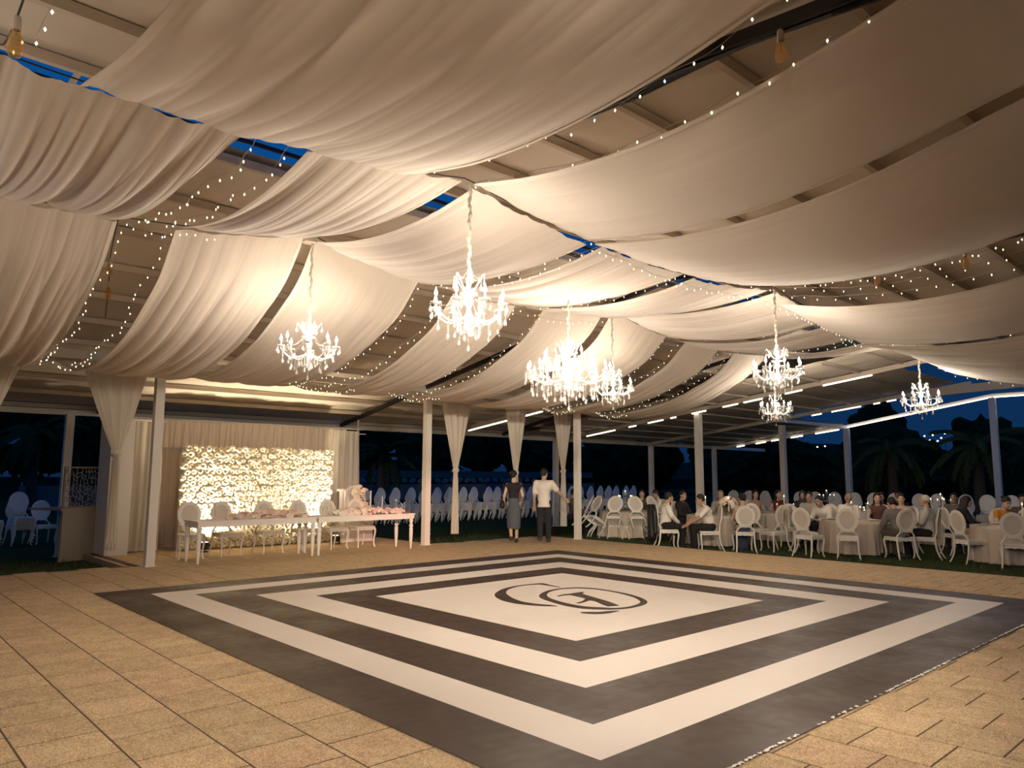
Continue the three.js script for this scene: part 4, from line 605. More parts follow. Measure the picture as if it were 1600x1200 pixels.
    const f = (x, y, z) => { let d = f0(x, y, z); d = Math.max(d, -((y - hem[1]) * ny + (z - hem[2]) * nz)); if (o.strapless) d = Math.max(d, (y - nb[1]) * ny + (z - nb[2]) * nz); else if (Math.abs(x) < 0.09) d = Math.max(d, (y - nb[1]) * ny + (z - nb[2]) * nz - 0.03 + Math.max(0, z - nb[2]) * 0.5); return d; };
    mesh(o.topName || 'shirt', surfaceNets(f, lo, hi, H), mat(...o.top, 0.85), root);
    if (o.collar) { const g = new THREE.TorusGeometry(0.062, 0.014, 8, 20); g.rotateX(PI / 2 - lean - 0.2); g.translate(neck0[0], neck0[1] + 0.025, neck0[2] + 0.008); mesh('collar', g, mat(...o.top, 0.85), root); }
  }
  if (o.bottom) {
    const bt = [capsule(pel, T(0, 0.10, 0), 0.130 * fem, 0.116 * fem)], E = 0.013;
    if (o.skirt) { if (sit) { bt.push(capsule([0, hipY, -0.05], [0, 0.52, 0.36], 0.15, 0.14), capsule([0, 0.5, 0.36], [0, 0.16, 0.37], 0.14, 0.18)); } else bt.push(capsule([0, 0.98, 0], [0, 0.75, 0], 0.145, 0.175), capsule([0, 0.75, 0], [0, 0.40, -0.01], 0.175, 0.165)); }
    else for (const k of ['R', 'L']) { bt.push(capsule(J['h' + k], J['k' + k], 0.092 + E, 0.064 + E), capsule(J['k' + k], J['a' + k], 0.062 + E, 0.048 + E)); }
    const f0 = union(bt, 0.04), f = (x, y, z) => { let d = f0(x, y, z); if (o.skirt && !sit) d = Math.max(d, 0.34 - y); return d; };
    mesh(o.skirt ? 'skirt' : 'trousers', surfaceNets(f, lo, hi, H), mat(...o.bottom, 0.9), root);
  }
  if (o.shoe) for (const k of ['R', 'L']) { const a = J['a' + k], f = union([capsule([a[0], a[1] - 0.035, a[2] - 0.035], [a[0], a[1] - 0.05, a[2] + 0.16], 0.047, 0.040), ellipsoid([a[0], a[1] - 0.075, a[2] + 0.05], [0.045, 0.014, 0.14])], 0.02); mesh('shoe', surfaceNets(f, [a[0] - 0.08, a[1] - 0.12, a[2] - 0.14], [a[0] + 0.08, a[1] + 0.05, a[2] + 0.24], 0.014), mat(...o.shoe, 0.5), root); }
  return root;
}
const SK = { light: [0.55, 0.36, 0.26], mid: [0.46, 0.28, 0.19], deep: [0.36, 0.21, 0.14] }, BLK = [0.012, 0.009, 0.008], WHT = [0.74, 0.68, 0.61];
// the couple walking off the terrace
person({ pos: [5.05, 0, -6.5], turn: 2.45, sit: false, scale: 1.0, fem: true, skin: SK.light, hair: 'bun', hairColor: BLK, headYaw: -0.7, top: [0.015, 0.012, 0.012], topName: 'sleeveless_top', sleeve: 0, hem: -0.04, bottom: [0.085, 0.09, 0.105], skirt: true, cell: 0.016, legR: [[-0.08, 0.50, 0.05], [-0.075, 0.10, 0.07]], legL: [[0.08, 0.50, 0.02], [0.07, 0.17, -0.22]], armR: [[-0.215, 1.13, 0.0], [-0.19, 0.98, 0.21]], armL: [[0.23, 1.13, -0.02], [0.24, 0.92, 0.05]], shoe: BLK, label: 'person in a black sleeveless top and grey midi skirt walking away' });
person({ pos: [5.66, 0, -6.07], turn: 2.3, sit: false, scale: 1.03, skin: SK.mid, hair: 'short', hairColor: BLK, headYaw: -0.5, top: [0.70, 0.63, 0.55], topName: 'polo_shirt', sleeve: 0.36, hem: -0.10, loose: 0.026, collar: true, bottom: [0.018, 0.017, 0.02], cell: 0.016, legR: [[-0.095, 0.50, 0.05], [-0.10, 0.10, 0.06]], legL: [[0.09, 0.50, 0.03], [0.085, 0.14, -0.16]], armR: [[-0.33, 1.20, 0.06], [-0.50, 1.02, 0.16]], shoe: [0.03, 0.02, 0.02], label: 'person in a pale polo shirt and dark trousers walking away, arm held out' });
{
  const b = thing('shoulder_bag', 'small black shoulder bag hanging at the side of the walking person', 'bag', null, [4.84, 0.93, -6.68], 0.85);
  const g = surfaceNets(union([ellipsoid([0, 0, 0], [0.115, 0.10, 0.055]), capsule([-0.07, -0.05, 0], [0.07, -0.05, 0], 0.055, 0.055)], 0.04), [-0.15, -0.12, -0.07], [0.15, 0.12, 0.07], 0.012); mesh('pouch', g, M.dark, b); mesh('strap', sweep([[-0.09, 0.06, 0], [-0.03, 0.28, 0.0], [0.02, 0.50, 0.03], [0.06, 0.28, 0.04], [0.1, 0.06, 0]], 0.008, 24, 5), M.dark, b);
}
// ---------------------------------------------------------------- guest tables
const toward = (x, z, t) => Math.atan2(t[0] - x, t[1] - z);
const T = { a: [9.78, -6.85], b: [9.66, -3.8], c: [12.17, -3.28], d: [10.24, -0.53], e: [10.67, 2.47], f: [14.28, 0.04], g: [16.5, -4.0] };
const tableGeo = sheet(144, 16, (u, v) => { const a = u * 2 * PI, q = v < 0.25 ? v / 0.25 : 1, d = v < 0.25 ? 0 : (v - 0.25) / 0.75, w = 1 + d * (0.05 + 0.055 * sin(a * 15 + 0.8 * sin(a * 4)) + 0.03 * sin(a * 31)); const r = 0.74 * q * w; return [cos(a) * r, 0.75 - d * 0.72 - (q > 0.98 && d < 0.1 ? d * 0.05 : 0), sin(a) * r]; });
const tableLabels = { a: 'round cloth-covered table ringed by tipped-up chairs', b: 'round cloth-covered table with the flower centrepiece', c: 'round cloth-covered table before the person in a headscarf', d: 'round cloth-covered table with floating-candle vases', e: 'round cloth-covered table beside the person in orange', f: 'round cloth-covered table behind the white-haired person', g: 'round cloth-covered table by the stacked chairs under the canopy' };
for (const k in T) { const t = thing('round_table', tableLabels[k], 'table', null, [T[k][0], GY, T[k][1]], rr(0, 1)); mesh('tablecloth', tableGeo, M.cloth, t); mesh('pedestal', cyl(0.1, 0.05, 0.72, 0, 0.36, 0), M.dark, t); }
// place settings and centrepieces
{
  const TY = GY + 0.752;
  const p0 = thing('dinner_plate', 'white dinner plate laid on a round table', 'plate', 'plates on the round tables', [T.d[0] - 0.5, TY, T.d[1] + 0.1]); mesh('rim', lathe([[0.001, 0.004], [0.07, 0.004], [0.12, 0.018], [0.122, 0.02], [0.07, 0.008], [0.001, 0.008]], 20), M.white, p0);
  for (const k of ['b', 'c', 'd', 'e', 'f']) for (let i = 0; i < 5; i++) { const a = i * 1.25 + 0.5; if (k === 'd' && i === 0) continue; copy(p0, [T[k][0] + cos(a) * 0.5, TY, T[k][1] + sin(a) * 0.5]); }
  const candelabra = (t, label, dx = 0, dz = 0) => { const c = thing('candelabra', label, 'candelabra', null, [t[0] + dx, TY, t[1] + dz]); mesh('stand', lathe([[0.001, 0], [0.09, 0], [0.085, 0.015], [0.02, 0.04], [0.014, 0.15], [0.03, 0.2], [0.013, 0.25], [0.02, 0.40], [0.03, 0.42]], 14), M.silver, c);
    for (let k = 0; k < 5; k++) { const a = k * PI / 2, r = k === 4 ? 0 : 0.24, y = k === 4 ? 0.50 : 0.36; if (r) mesh('arm', sweep([[0, 0.24, 0], [cos(a) * 0.12, 0.20, sin(a) * 0.12], [cos(a) * r, 0.30, sin(a) * r]], 0.009, 10, 6), M.silver, c); else mesh('arm', cyl(0.01, 0.01, 0.1, 0, 0.45, 0), M.silver, c);
      const g = mesh('glass_cup', lathe([[0.012, -0.06], [0.04, -0.03], [0.052, 0.0], [0.045, 0.04], [0.040, 0.05]], 14), M.glass, c); g.position.set(cos(a) * r, y, sin(a) * r); const f = mesh('candle', cyl(0.018, 0.018, 0.04, 0, 0, 0, 8), M.wax, g); const fl = mesh('candle_flame', lathe([[0.001, 0], [0.009, 0.01], [0.006, 0.026], [0.0005, 0.04]], 8), M.flame, g); fl.position.y = 0.035; } };
  candelabra(T.a, 'silver five-light candelabra on the table of tipped chairs'); candelabra(T.f, 'silver five-light candelabra behind the person with white hair'); candelabra(T.g, 'silver five-light candelabra in front of the far chair row');
  // flower centrepiece
  const f = thing('flower_centrepiece', 'pink and cream flower centrepiece in a gold footed bowl', 'flowers', null, [T.b[0] + 0.25, TY, T.b[1] + 0.2]); mesh('bowl', lathe([[0.001, 0], [0.09, 0], [0.03, 0.03], [0.03, 0.06], [0.10, 0.10], [0.14, 0.17], [0.13, 0.18]], 16), mat(0.45, 0.32, 0.12, 0.3, { metalness: 0.8 }), f);
  for (let i = 0; i < 36; i++) { const a = rr(0, 6.28), q = Math.acos(rr(0.05, 1)), m = mesh('blossom', peonyGeo, [M.peony, M.cream, M.peonyPale][i % 3], f); m.position.set(sin(q) * cos(a) * 0.21, 0.22 + cos(q) * 0.20, sin(q) * sin(a) * 0.21); m.lookAt(m.getWorldPosition(V(0, 0, 0)).add(V(sin(q) * cos(a), cos(q), sin(q) * sin(a)))); m.rotateX(PI / 2); m.scale.setScalar(rr(0.9, 1.4)); }
  for (let i = 0; i < 16; i++) { const m = mesh('leaf', leafGeo, M.leafDark, f); m.position.set(0, 0.24, 0); m.rotation.set(rr(-0.9, 0.3), rr(0, 6.28), 0); m.scale.setScalar(2.6); }
  const f2 = thing('flower_centrepiece', 'cream flower centrepiece beside two tall candles at the orange-clad person', 'flowers', null, [T.e[0] + 0.35, TY, T.e[1] + 0.3]); mesh('bowl', lathe([[0.001, 0], [0.08, 0], [0.03, 0.03], [0.12, 0.14], [0.12, 0.15]], 16), M.silver, f2);
  for (let i = 0; i < 26; i++) { const a = rr(0, 6.28), q = Math.acos(rr(0.05, 1)), m = mesh('blossom', peonyGeo, i % 4 ? M.cream : M.peonyPale, f2); m.position.set(sin(q) * cos(a) * 0.18, 0.20 + cos(q) * 0.18, sin(q) * sin(a) * 0.18); m.rotation.set(rr(-1, 1), a, rr(-1, 1)); m.scale.setScalar(rr(1, 1.4)); }
  const v0 = thing('candle_vase', 'clear glass vase with a floating candle on a round table', 'vase', 'floating-candle vases', [T.d[0] + 0.12, TY, T.d[1] + 0.1]); mesh('vase_glass', lathe([[0.001, 0.004], [0.045, 0.004], [0.045, 0.26], [0.04, 0.26], [0.04, 0.01], [0.001, 0.01]], 16), M.glass, v0); const cup = []; for (let k = 0; k < 6; k++) { const g = leafGeo.clone(); g.rotateX(-0.5); g.rotateY(k * PI / 3); g.translate(0, 0.255, 0); cup.push(g); } mesh('floating_flower', merge(cup), M.white, v0); mesh('candle_flame', lathe([[0.001, 0.27], [0.008, 0.28], [0.005, 0.30], [0.0005, 0.315]], 8), M.flame, v0);
  for (const [x, z, s] of [[0.0, -0.05, 1.35], [0.2, 0.24, 1.3], [0.28, 0.12, 0.95], [0.05, 0.22, 0.8]]) { const c = copy(v0, [T.d[0] + x, TY, T.d[1] + z]); c.scale.set(0.85, s, 0.85); }
  for (const [k, dx, dz] of [['c', 0.1, 0.1], ['c', 0.25, 0.2], ['c', -0.1, -0.1]]) { const c = copy(v0, [T[k][0] + dx, TY, T[k][1] + dz]); c.scale.set(0.8, 0.8, 0.8); }
  const t0 = thing('table_candle', 'tall white candle in a slim holder on a guest table', 'candle', 'tall candles on the guest tables', [T.b[0] + 0.1, TY, T.b[1] + 0.32]); mesh('holder', lathe([[0.001, 0], [0.04, 0], [0.01, 0.02], [0.008, 0.08], [0.018, 0.10]], 12), M.silver, t0); mesh('candle', cyl(0.014, 0.012, 0.32, 0, 0.26, 0, 10), M.wax, t0); mesh('candle_flame', lathe([[0.001, 0.42], [0.009, 0.435], [0.006, 0.455], [0.0005, 0.475]], 8), M.flame, t0);
  for (const p of [[T.b[0] - 0.35, T.b[1] - 0.15], [T.b[0] + 0.0, T.b[1] - 0.3], [T.e[0] + 0.05, T.e[1] + 0.2], [T.e[0] + 0.12, T.e[1] + 0.32], [T.f[0] - 0.2, T.f[1] + 0.1], [T.c[0] + 0.3, T.c[1] - 0.1]]) copy(t0, [p[0], TY, p[1]]);
}
// ---------------------------------------------------------------- chairs on the lawn
{
  const GC = 'white chairs around the guest tables';
  const seat = (x, z, t, label, off = 0) => putChair(x, GY, z, toward(x, z, t) + off, label, GC);
  seat(8.5, -2.35, T.b, 'white medallion-back chair holding the person in a strapless blue dress', -0.2); seat(8.05, -3.0, [7.2, -3.9], 'white chair in profile under the person in a short-sleeved white shirt'); seat(7.75, -3.95, [8.6, -3.2], 'white chair under the person in a long-sleeved white shirt, dark jacket on its back');
  seat(9.15, -1.95, T.b, 'empty white chair between the flower-centrepiece and candle-vase tables', 1.5); seat(10.6, -2.35, T.c, 'empty white chair pushed to the headscarf guest table', 0.1); seat(9.7, -2.7, T.b, 'white chair turned away behind the strapless blue dress', 2.4);
  seat(8.62, -0.85, T.d, 'empty white chair with a pale cloth over its neighbour at the candle-vase table', 0.1); seat(8.98, -0.15, T.d, 'empty white chair square to the candle-vase table', 0.1); seat(9.75, 0.62, T.d, 'white chair bearing the person in a grey suit', -0.25); seat(10.2, 0.98, T.d, 'white chair in profile under the white-haired person', 0.2);
  seat(9.5, -1.35, T.d, 'white chair draped with a pale cloth at the candle-vase table'); seat(11.6, 1.2, T.e, 'white chair under the person with long dark hair', 1.4); seat(10.0, 1.9, T.e, 'empty white chair angled towards the table of the person in orange', 0.1); seat(9.72, 2.72, T.e, 'empty white chair squarely behind the table of the person in orange', 0.0); seat(10.9, -1.25, T.d, 'white chair behind the candle-vase table beside a leaning guest');
  for (const [x, z, t, l] of [[11.06, -1.0, T.d, 'white chair under the bald person in a white shirt'], [11.35, -0.42, T.d, 'white chair hidden behind the tall candle vases'], [11.25, 0.15, T.d, 'white chair under the person facing over the vases'], [9.63, -4.75, T.b, 'white chair under the person in a dark suit'], [10.7, -4.3, T.b, 'white chair under the grey-haired person'], [12.5, -4.25, T.c, 'white chair under the person in a tan dress'], [13.05, -3.85, T.c, 'white chair under the person in a dark red dress'], [13.2, -3.2, T.c, 'white chair under the person in a headscarf'], [11.55, 2.1, T.e, 'white chair under the person in orange'], [10.7, -6.5, T.a, 'white chair beside the pair at the tipped-chair table'], [10.75, -7.0, T.a, 'white chair under the person with long hair at the tipped-chair table']]) seat(x, z, t, l);
  // chairs tipped forward against the table edge
  for (const [x, z, ty, o] of [[8.72, -7.25, 1, 0.1], [8.75, -6.45, 1, 0.05], [9.18, -5.95, 1, 0], [9.85, -5.75, 1, -0.1], [8.95, -7.75, 1, 0]]) {
    const c = putChair(x, GY, z, 0, 'white chair tipped forward so its back leans on the table edge', 'chairs tipped against the round table'); const t = toward(x, z, T.a) + o;
    c.rotation.order = 'YXZ'; c.rotation.set(0.62, t, 0); const dir = V(sin(t), 0, cos(t)); c.position.copy(V(x, GY, z).addScaledVector(dir, -0.06)); c.position.y = GY + 0.135;
  }
  const cl = thing('draped_cloth', 'pale cloth hanging over the back of an empty white chair', 'cloth', null, [9.42, GY, -1.46], toward(9.5, -1.35, T.d)); mesh('fabric', sheet(16, 24, (u, v) => { const a = (v - 0.45) * 3, y = 0.99 - Math.max(0, Math.abs(v - 0.45) - 0.06) * (v > 0.45 ? 0.9 : 0.9); return [(u - 0.5) * 0.46 * (1 - 0.12 * v), y + 0.01 * sin(u * 9), -0.28 - 0.05 + (v > 0.45 ? -1 : 1) * Math.min(0.07, Math.abs(v - 0.45) * 0.5) * -1 + 0.01 * sin(u * 14)]; }), M.voile, cl);
  const jk = thing('draped_jacket', 'black jacket hung over the chair of the white-shirted person', 'jacket', null, [7.75, GY, -3.95], toward(7.75, -3.95, [8.6, -3.2])); mesh('jacket_body', surfaceNets((x, y, z) => Math.max(union([capsule([0, 0.9, -0.36], [0, 0.35, -0.38], 0.19, 0.17), capsule([-0.15, 0.92, -0.34], [0.15, 0.92, -0.34], 0.07, 0.07), capsule([0.2, 0.88, -0.34], [0.22, 0.4, -0.33], 0.055, 0.045), capsule([-0.2, 0.88, -0.34], [-0.22, 0.4, -0.33], 0.055, 0.045)], 0.04)(x, y, z), Math.abs(z + 0.37) - 0.085), [-0.32, 0.12, -0.5], [0.32, 1.05, -0.2], 0.02), M.dark, jk);
  // stacked chairs
  const stack = (x, z, n, turn, label, group, tone) => { for (let k = 0; k < n; k++) { const m = mesh('stacked_chair', chairWhole, M.chair); tag(m, label, 'chair', group); m.position.set(x - sin(turn) * 0.0 + sin(turn) * 0.045 * k, GY + 0.075 * k, z + cos(turn) * 0.045 * k); m.rotation.y = turn; } };
  for (let i = 0; i < 26; i++) stack(6.2 + i * 0.63 + rr(-0.05, 0.05), -15.9 + rr(-0.08, 0.08), 4, rr(-0.08, 0.08) + 0.25, 'white chair in a stack of four along the far edge of the lawn', 'chair stacks along the lawn edge');
  for (let i = 0; i < 20; i++) stack(18.4 + rr(-0.1, 0.1), -8.6 + i * 0.66 + rr(-0.06, 0.06), 3, -PI / 2 + rr(-0.15, 0.15), 'white chair in a stack of three in the row under the canopy', 'chair stacks under the canopy');
  stack(-3.75, -14.7, 4, 0.2, 'white chair in the stack beside the lattice counter', 'chair stack by the counter'); stack(-3.2, -14.85, 1, 0.15, 'single white chair standing next to the stack by the counter'); stack(-4.35, -15.0, 3, 0.2, 'white chair in the stack furthest from the lattice counter', 'far chair stack by the counter');
}
// ---------------------------------------------------------------- seated guests
{
  const g = (x, z, face, o) => person({ pos: [x, GY, z], turn: typeof face === 'number' ? face : toward(x, z, face), noFeet: false, shoe: BLK, ...o });
  const shirt = { top: WHT, sleeve: 0.95, collar: true, bottom: BLK, hair: 'short', hairColor: BLK, skin: SK.mid };
  const dress = (c, s = 0) => ({ fem: true, top: c, topName: 'dress_top', sleeve: s, bottom: c, skirt: true, hair: 'long', hairColor: BLK, skin: SK.light });
  const lap = { armR: [[-0.24, 0.80, 0.05], [-0.1, 0.62, 0.26]], armL: [[0.24, 0.80, 0.05], [0.12, 0.63, 0.28]] };
  g(7.75, -3.95, [8.6, -3.2], { ...shirt, ...lap, lean: 0.12, label: 'seated person in a long-sleeved white shirt leaning forward to talk' });
  g(8.05, -3.0, [7.2, -3.9], { ...shirt, sleeve: 0.4, lean: 0.3, armR: [[-0.25, 0.78, 0.25], [-0.1, 0.62, 0.48]], armL: [[0.25, 0.78, 0.25], [0.1, 0.60, 0.50]], hem: -0.1, label: 'seated person in a short-sleeved white shirt reaching towards a companion' });
  g(8.5, -2.35, toward(8.5, -2.35, T.b) - 0.2, { ...dress([0.05, 0.06, 0.11]), strapless: true, hair: 'bun', lean: 0.15, headYaw: 0.4, label: 'seated person with bare shoulders in a strapless dark blue dress' });
  g(9.63, -4.75, T.b, { ...shirt, top: BLK, topName: 'suit_jacket', label: 'seated person in a dark suit behind the white-shirted pair' });
  g(10.7, -4.3, T.b, { ...shirt, top: [0.3, 0.25, 0.2], hairColor: [0.25, 0.22, 0.19], label: 'seated grey-haired person in beige behind the flower centrepiece' });
  g(10.75, -7.0, toward(10.75, -7.0, T.a) + 0.5, { ...dress([0.10, 0.07, 0.05], 0.4), lean: 0.15, label: 'seated person with long dark hair at the tipped-chair table' });
  g(11.15, -6.65, toward(11.15, -6.65, T.a) - 0.6, { ...shirt, lean: 0.2, headPitch: 0.3, label: 'seated person in a white shirt looking down at the tipped-chair table' });
  g(9.0, -8.1, T.a, { ...shirt, top: [0.12, 0.08, 0.06], label: 'seated person in brown half behind the terrace edge post' });
  g(12.5, -4.25, 5.6, { ...dress([0.42, 0.27, 0.18], 0), label: 'seated person in a tan dress with wavy dark hair' });
  g(13.05, -3.85, 5.4, { ...dress([0.12, 0.015, 0.02], 0), headYaw: 0.6, label: 'seated person in a dark red dress looking sideways' });
  g(13.2, -3.2, 5.2, { ...dress([0.03, 0.035, 0.055], 0.95), hair: 'scarf', hairColor: [0.05, 0.055, 0.075], label: 'seated person in a dark headscarf and navy clothes' });
  g(11.06, -1.0, 5.3, { ...shirt, hair: null, skin: SK.deep, headPitch: 0.4, lean: 0.1, label: 'seated bald person in a white shirt looking down at a phone' });
  g(11.35, -0.42, 5.2, { ...dress([0.10, 0.04, 0.03], 0), label: 'seated dark-haired person in brown behind the candle vases' });
  g(11.25, 0.15, 5.0, { ...dress([0.45, 0.36, 0.26], 0.2), hair: 'bun', label: 'seated person in beige facing over the candle vases' });
  g(9.75, 0.62, toward(9.75, 0.62, T.d) - 0.25, { ...shirt, top: [0.17, 0.155, 0.145], topName: 'suit_jacket', bottom: [0.09, 0.07, 0.05], lean: 0.38, headPitch: 0.2, hem: -0.14, loose: 0.022, label: 'seated person in a grey suit bending over the table' });
  g(10.2, 0.98, toward(10.2, 0.98, T.d) + 0.2, { ...shirt, sleeve: 0.45, top: [0.55, 0.50, 0.44], hair: 'thin', hairColor: [0.5, 0.46, 0.4], loose: 0.02, label: 'seated white-haired person in a light short-sleeved shirt' });
  g(10.9, -1.5, 4.6, { ...shirt, lean: 0.45, label: 'seated person in a white shirt leaning across to a neighbour' });
  g(11.3, -2.1, 5.0, { ...shirt, top: [0.4, 0.34, 0.27], label: 'seated person in beige listening to a leaning neighbour' });
  g(11.6, 1.25, toward(11.6, 1.2, T.e) + 1.3, { ...dress([0.012, 0.01, 0.01], 0.9), lean: 0.3, label: 'seated person in black with long dark hair seen from behind' });
  g(11.55, 2.1, toward(11.55, 2.1, T.e) + 0.5, { ...dress([0.50, 0.22, 0.03], 0.2), hair: 'bun', lean: 0.25, headPitch: 0.3, label: 'seated person in an orange dress bending over a child' });
  g(11.15, 2.30, 5.4, { ...dress([0.50, 0.24, 0.03], 0.2), scale: 0.66, hair: 'short', label: 'small child in orange on the lap beside the table' });
  g(12.9, 2.18, 4.9, { ...shirt, top: [0.1, 0.06, 0.05], label: 'seated person in dark clothes beyond the person in orange' });
  g(12.4, -0.75, 4.9, { ...shirt, top: BLK, label: 'seated person in black behind the candle vases' });
  g(14.1, -0.95, 4.9, { ...shirt, top: BLK, skin: SK.deep, label: 'seated person in black near the far candelabra' }); g(13.6, 0.55, 4.8, { ...shirt, top: [0.2, 0.15, 0.12], label: 'seated person in brown beyond the white-haired person' });
}

// ---------------------------------------------------------------- around the venue
{ // lattice counter
  const t = thing('lattice_counter', 'grey counter with a cut-out lattice screen on top', 'counter', null, [-3.62, GY, -10.75], 0.35);
  mesh('body', merge([box(0.06, 1.0, 1.0, 0.35, 0.5, 0.0), box(0.75, 1.0, 0.06, 0, 0.5, 0.5), box(0.85, 0.04, 1.1, 0, 1.02, 0)]), mat(0.34, 0.28, 0.22, 0.8), t);
  mesh('screen_frame', merge([box(0.05, 0.05, 0.05, 0, 1.07, 0.5), box(0.76, 0.03, 0.03, 0, 1.06, 0.5), box(0.76, 0.03, 0.03, 0, 1.86, 0.5), box(0.03, 0.83, 0.03, -0.37, 1.46, 0.5), box(0.03, 0.83, 0.03, 0.37, 1.46, 0.5)]), mat(0.30, 0.24, 0.19, 0.8), t);
  const bars = []; for (let i = 0; i < 9; i++) for (let j = 0; j < 7; j++) { const x = -0.36 + i * 0.08 + rr(-0.02, 0.02), y = 1.08 + j * 0.11 + rr(-0.02, 0.02); bars.push(bar([x, y, 0.5], [x + rr(0.04, 0.1), y + rr(0.03, 0.06) * (rnd() < 0.5 ? 1 : -1), 0.5], 0.012), bar([x, y, 0.5], [x + rr(-0.02, 0.02), y + rr(0.08, 0.13), 0.5], 0.012)); }
  mesh('lattice', merge(bars), mat(0.30, 0.24, 0.19, 0.8), t).userData.kind = 'stuff';
}
{ // parasol beyond the lawn
  const t = thing('parasol', 'pale domed parasol standing in the dark beyond the chair stacks', 'parasol', null, [0.9, GY, -43]);
  mesh('canopy', lathe([[0.001, 3.95], [0.5, 3.9], [0.9, 3.72], [1.15, 3.4], [1.14, 3.38]], 10), mat(0.35, 0.33, 0.30, 0.9), t); mesh('pole', cyl(0.03, 0.03, 3.9, 0, 1.95, 0, 8), M.post, t); mesh('base', cyl(0.3, 0.25, 0.1, 0, 0.05, 0, 12), M.plaster, t);
}
{ // low wall with a stone band
  const w = tag(new THREE.Group(), 'low plastered boundary wall with a rough stone band', 'wall', null, 'structure'); w.name = 'wall_back'; scene.add(w);
  mesh('plaster_wall', merge([box(44, 1.12, 0.3, 22, 0.44, -38), box(34, 0.5, 0.3, 27, 1.72, -38.2)]), M.plaster, w);
  for (let i = 0; i < 46; i++) { const g = new THREE.DodecahedronGeometry(0.36, 0), p = g.attributes.position; g.scale(rr(0.8, 1.2), 0.55, 0.3); const m = mesh('stone', g, M.stone, w); m.position.set(4 + i * 0.72 + rr(-0.1, 0.1), 1.25 + rr(-0.04, 0.04), -37.9); m.rotation.z = rr(-0.4, 0.4); }
}
{ // road bank and parked car
  tag(mesh('ground_bank', box(160, 1.4, 40, 60, 0.6, -76), M.hill), 'raised dark road bank behind the boundary wall', 'bank', null, 'structure');
  const c = thing('car', 'white car parked on the road beyond the stacked chairs', 'car', null, [43.9, 1.3, -58.5], -0.62), paintM = mat(0.55, 0.57, 0.6, 0.3, { clearcoat: 1 });
  const s = new THREE.Shape([[-2.05, 0.28], [-2.08, 0.62], [-1.98, 0.86], [-1.25, 0.95], [-0.55, 1.38], [0.65, 1.42], [1.35, 1.12], [1.95, 0.98], [2.08, 0.7], [2.08, 0.28]].map(p => new THREE.Vector2(...p))); const g = new THREE.ExtrudeGeometry(s, { depth: 1.6, bevelEnabled: true, bevelThickness: 0.08, bevelSize: 0.06, bevelSegments: 2 }); g.translate(0, 0, -0.8); mesh('body', g, paintM, c);
  const wn = new THREE.Shape([[-1.0, 0.95], [-0.5, 1.30], [0.6, 1.34], [1.15, 1.08], [1.1, 0.97]].map(p => new THREE.Vector2(...p))), wg = new THREE.ExtrudeGeometry(wn, { depth: 1.78, bevelEnabled: false }); wg.translate(0, 0, -0.89); mesh('side_window', wg, M.dark, c);
  for (const x of [-1.3, 1.3]) for (const z of [-0.82, 0.82]) { const k = mesh('wheel', cyl(0.32, 0.32, 0.2, 0, 0, 0, 18).rotateX(PI / 2), M.dark, c); k.position.set(x, 0.32, z); mesh('hubcap', cyl(0.18, 0.18, 0.22, 0, 0, 0, 12).rotateX(PI / 2), M.steel, k); }
}
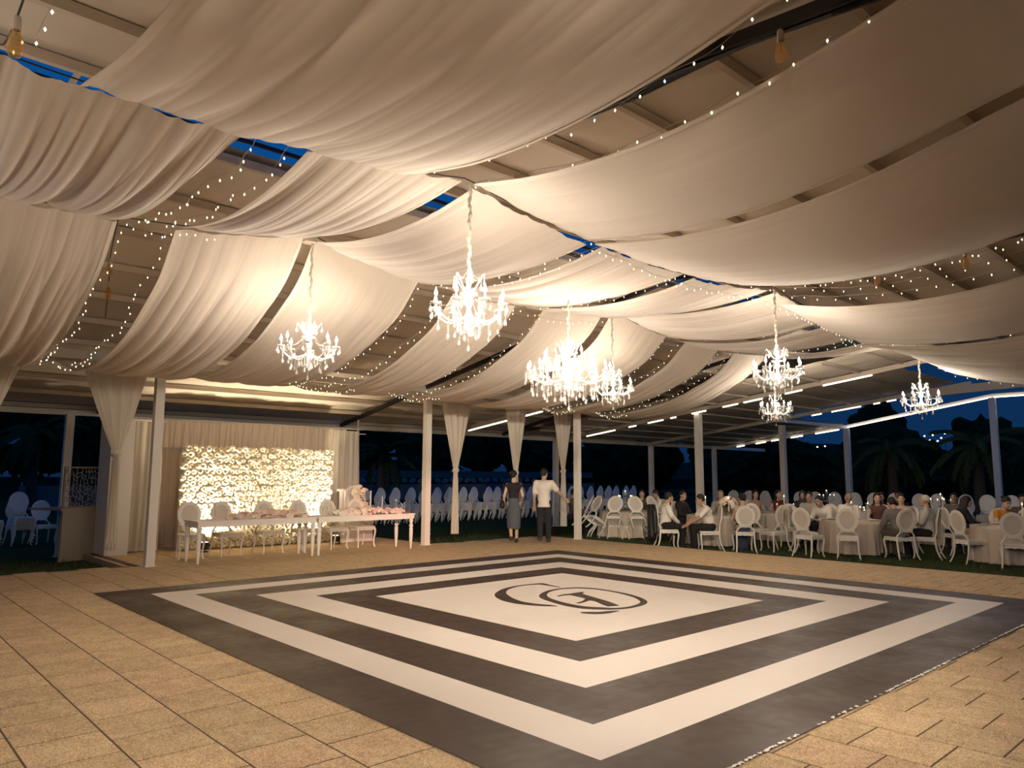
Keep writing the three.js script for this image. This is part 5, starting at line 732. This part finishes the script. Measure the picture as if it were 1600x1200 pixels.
{ // trees, palms, hills, far lights
  const blob = (r, seedN) => { const g = new THREE.IcosahedronGeometry(1, 5), p = g.attributes.position; for (let i = 0; i < p.count; i++) { const x = p.getX(i), y = p.getY(i), z = p.getZ(i), k = 1 + 0.16 * sin(x * 5 + seedN) * sin(y * 6 + seedN * 2) + 0.12 * sin(z * 9 + x * 7 + seedN) + 0.07 * sin(y * 19 + z * 17 + seedN) + 0.05 * sin(x * 31 + y * 27); p.setXYZ(i, x * k, y * k, z * k); } g.computeVertexNormals(); return g; };
  const blobs = [blob(1, 1), blob(1, 4), blob(1, 8)];
  const tree = (x, z, h, w, i, d0) => { const t = thing('tree', 'dark bushy tree standing beyond the boundary wall', 'tree', 'dark trees beyond the wall', [x, d0 > 56 && z < -55 ? 1.3 : GY, z], rr(0, 6)); mesh('trunk', cyl(0.25, 0.15, h * 0.5, 0, h * 0.25, 0, 8), M.trunk, t); for (let k = 0; k < 3; k++) { const m = mesh('crown', blobs[(i + k) % 3], M.foliage, t); m.position.set(rr(-w, w) * 0.35, h * (0.32 + 0.19 * k), rr(-w, w) * 0.35); m.scale.set(w * (0.62 - 0.1 * k), h * 0.28, w * (0.62 - 0.1 * k)); } };
  const D = (px, d) => { const a = Math.atan((px - 800) / 1155) + 0.744; return [-7.32 + sin(a) * d, 6.86 - cos(a) * d]; };
  [[-60, 66, 11, 4.2], [30, 80, 12, 5], [120, 66, 10, 4.2], [210, 80, 12, 5], [300, 66, 9, 4.2], [390, 80, 10, 5], [480, 66, 8, 4.2], [570, 80, 9, 5], [650, 66, 7, 4.2], [690, 100, 10, 5.6], [745, 118, 12, 5.6], [800, 100, 10, 5.6], [860, 80, 8, 5], [940, 74, 8, 4.2], [1020, 80, 7.5, 5], [1100, 74, 7, 4.2], [1180, 80, 6.5, 5], [1255, 66, 5.2, 4.2], [1358, 52, 6.6, 3.9], [1402, 64, 4.6, 4.2], [1490, 72, 4.0, 4.2], [1548, 56, 5.6, 3.9], [1610, 66, 5.2, 4.2], [1670, 60, 5, 4.2]].forEach(([px, d, h, w], i) => { const [x, z] = D(px, d); tree(x, z, h, w, i, d); });
  const lampGlow = glow(1, 0.9, 0.75, 2.5), frondMat = mat(0.045, 0.055, 0.022, 0.95, { specularIntensity: 0 }), frond = sheet(6, 16, (u, v) => { const r = v * 2.2; return [(u - 0.5) * 0.55 * sin(PI * Math.min(1, v * 0.8 + 0.12)) * (Math.floor(v * 16) % 2 ? 0.35 : 1), 0.9 * v - 1.7 * v * v - Math.abs(u - 0.5) * 0.5, r]; });
  const palm = (px, d, h, label) => { const [x, z] = D(px, d), t = thing('palm', label, 'palm', null, [x, GY, z], rr(0, 6)); mesh('trunk', sweep([[0, 0, 0], [0.1, h * 0.5, 0], [0, h, 0]], q => 0.24 - 0.07 * q, 12, 8), M.trunk, t); for (let k = 0; k < 22; k++) { const m = mesh('frond', frond, frondMat, t); m.position.y = h; m.rotation.order = 'YXZ'; m.rotation.set(rr(-0.7, 0.9), k * 2.4, 0); m.scale.setScalar(rr(0.8, 1.1) * h / 3.6); } };
  palm(600, 36, 2.7, 'short dark palm behind the boundary lawn near the bridal table'); palm(1388, 36, 3.0, 'dark palm with drooping fronds beside the corner post'); palm(1525, 34, 3.0, 'spreading dark palm against the dusk sky'); palm(1640, 40, 3.2, 'dark palm rising beyond the lit edge beam'); palm(60, 40, 3.6, 'dark palm behind the parasol');
  const hill = sheet(80, 6, (u, v) => { const a = 0.2 + u * 1.9, r = 240 + v * 120, h = (4 + 7 * Math.abs(sin(u * 7 + 1)) + 4 * sin(u * 17) + 2 * sin(u * 41)) * sin(PI * Math.min(1, v * 1.2)); return [-7 + sin(a) * r, -2 + Math.max(0, h), 6.9 - cos(a) * r]; }); tag(mesh('hills', hill, M.hill), 'low dark hills on the horizon', 'hills', null, 'structure');
  for (const [px, py] of [[1288, 702], [1276, 703], [1411, 703], [1444, 690], [1457, 689], [1470, 693], [1476, 687], [1567, 693], [1585, 688], [1433, 700], [1464, 697], [1452, 696]]) { const [x, z] = D(px, 215), h = 1.7 + (746 - py) * 0.186; const t = thing('street_lamp', 'tiny distant street light on the dark hillside', 'street light', 'distant street lights', [x, -2, z]); mesh('pole', cyl(0.08, 0.06, h + 2, 0, (h + 2) / 2, 0, 6), M.trunk, t); mesh('lamp_globe', ball(0.22, 0, h + 2, 0, 8, 6), lampGlow, t); }
}
renderer.render(scene, camera);
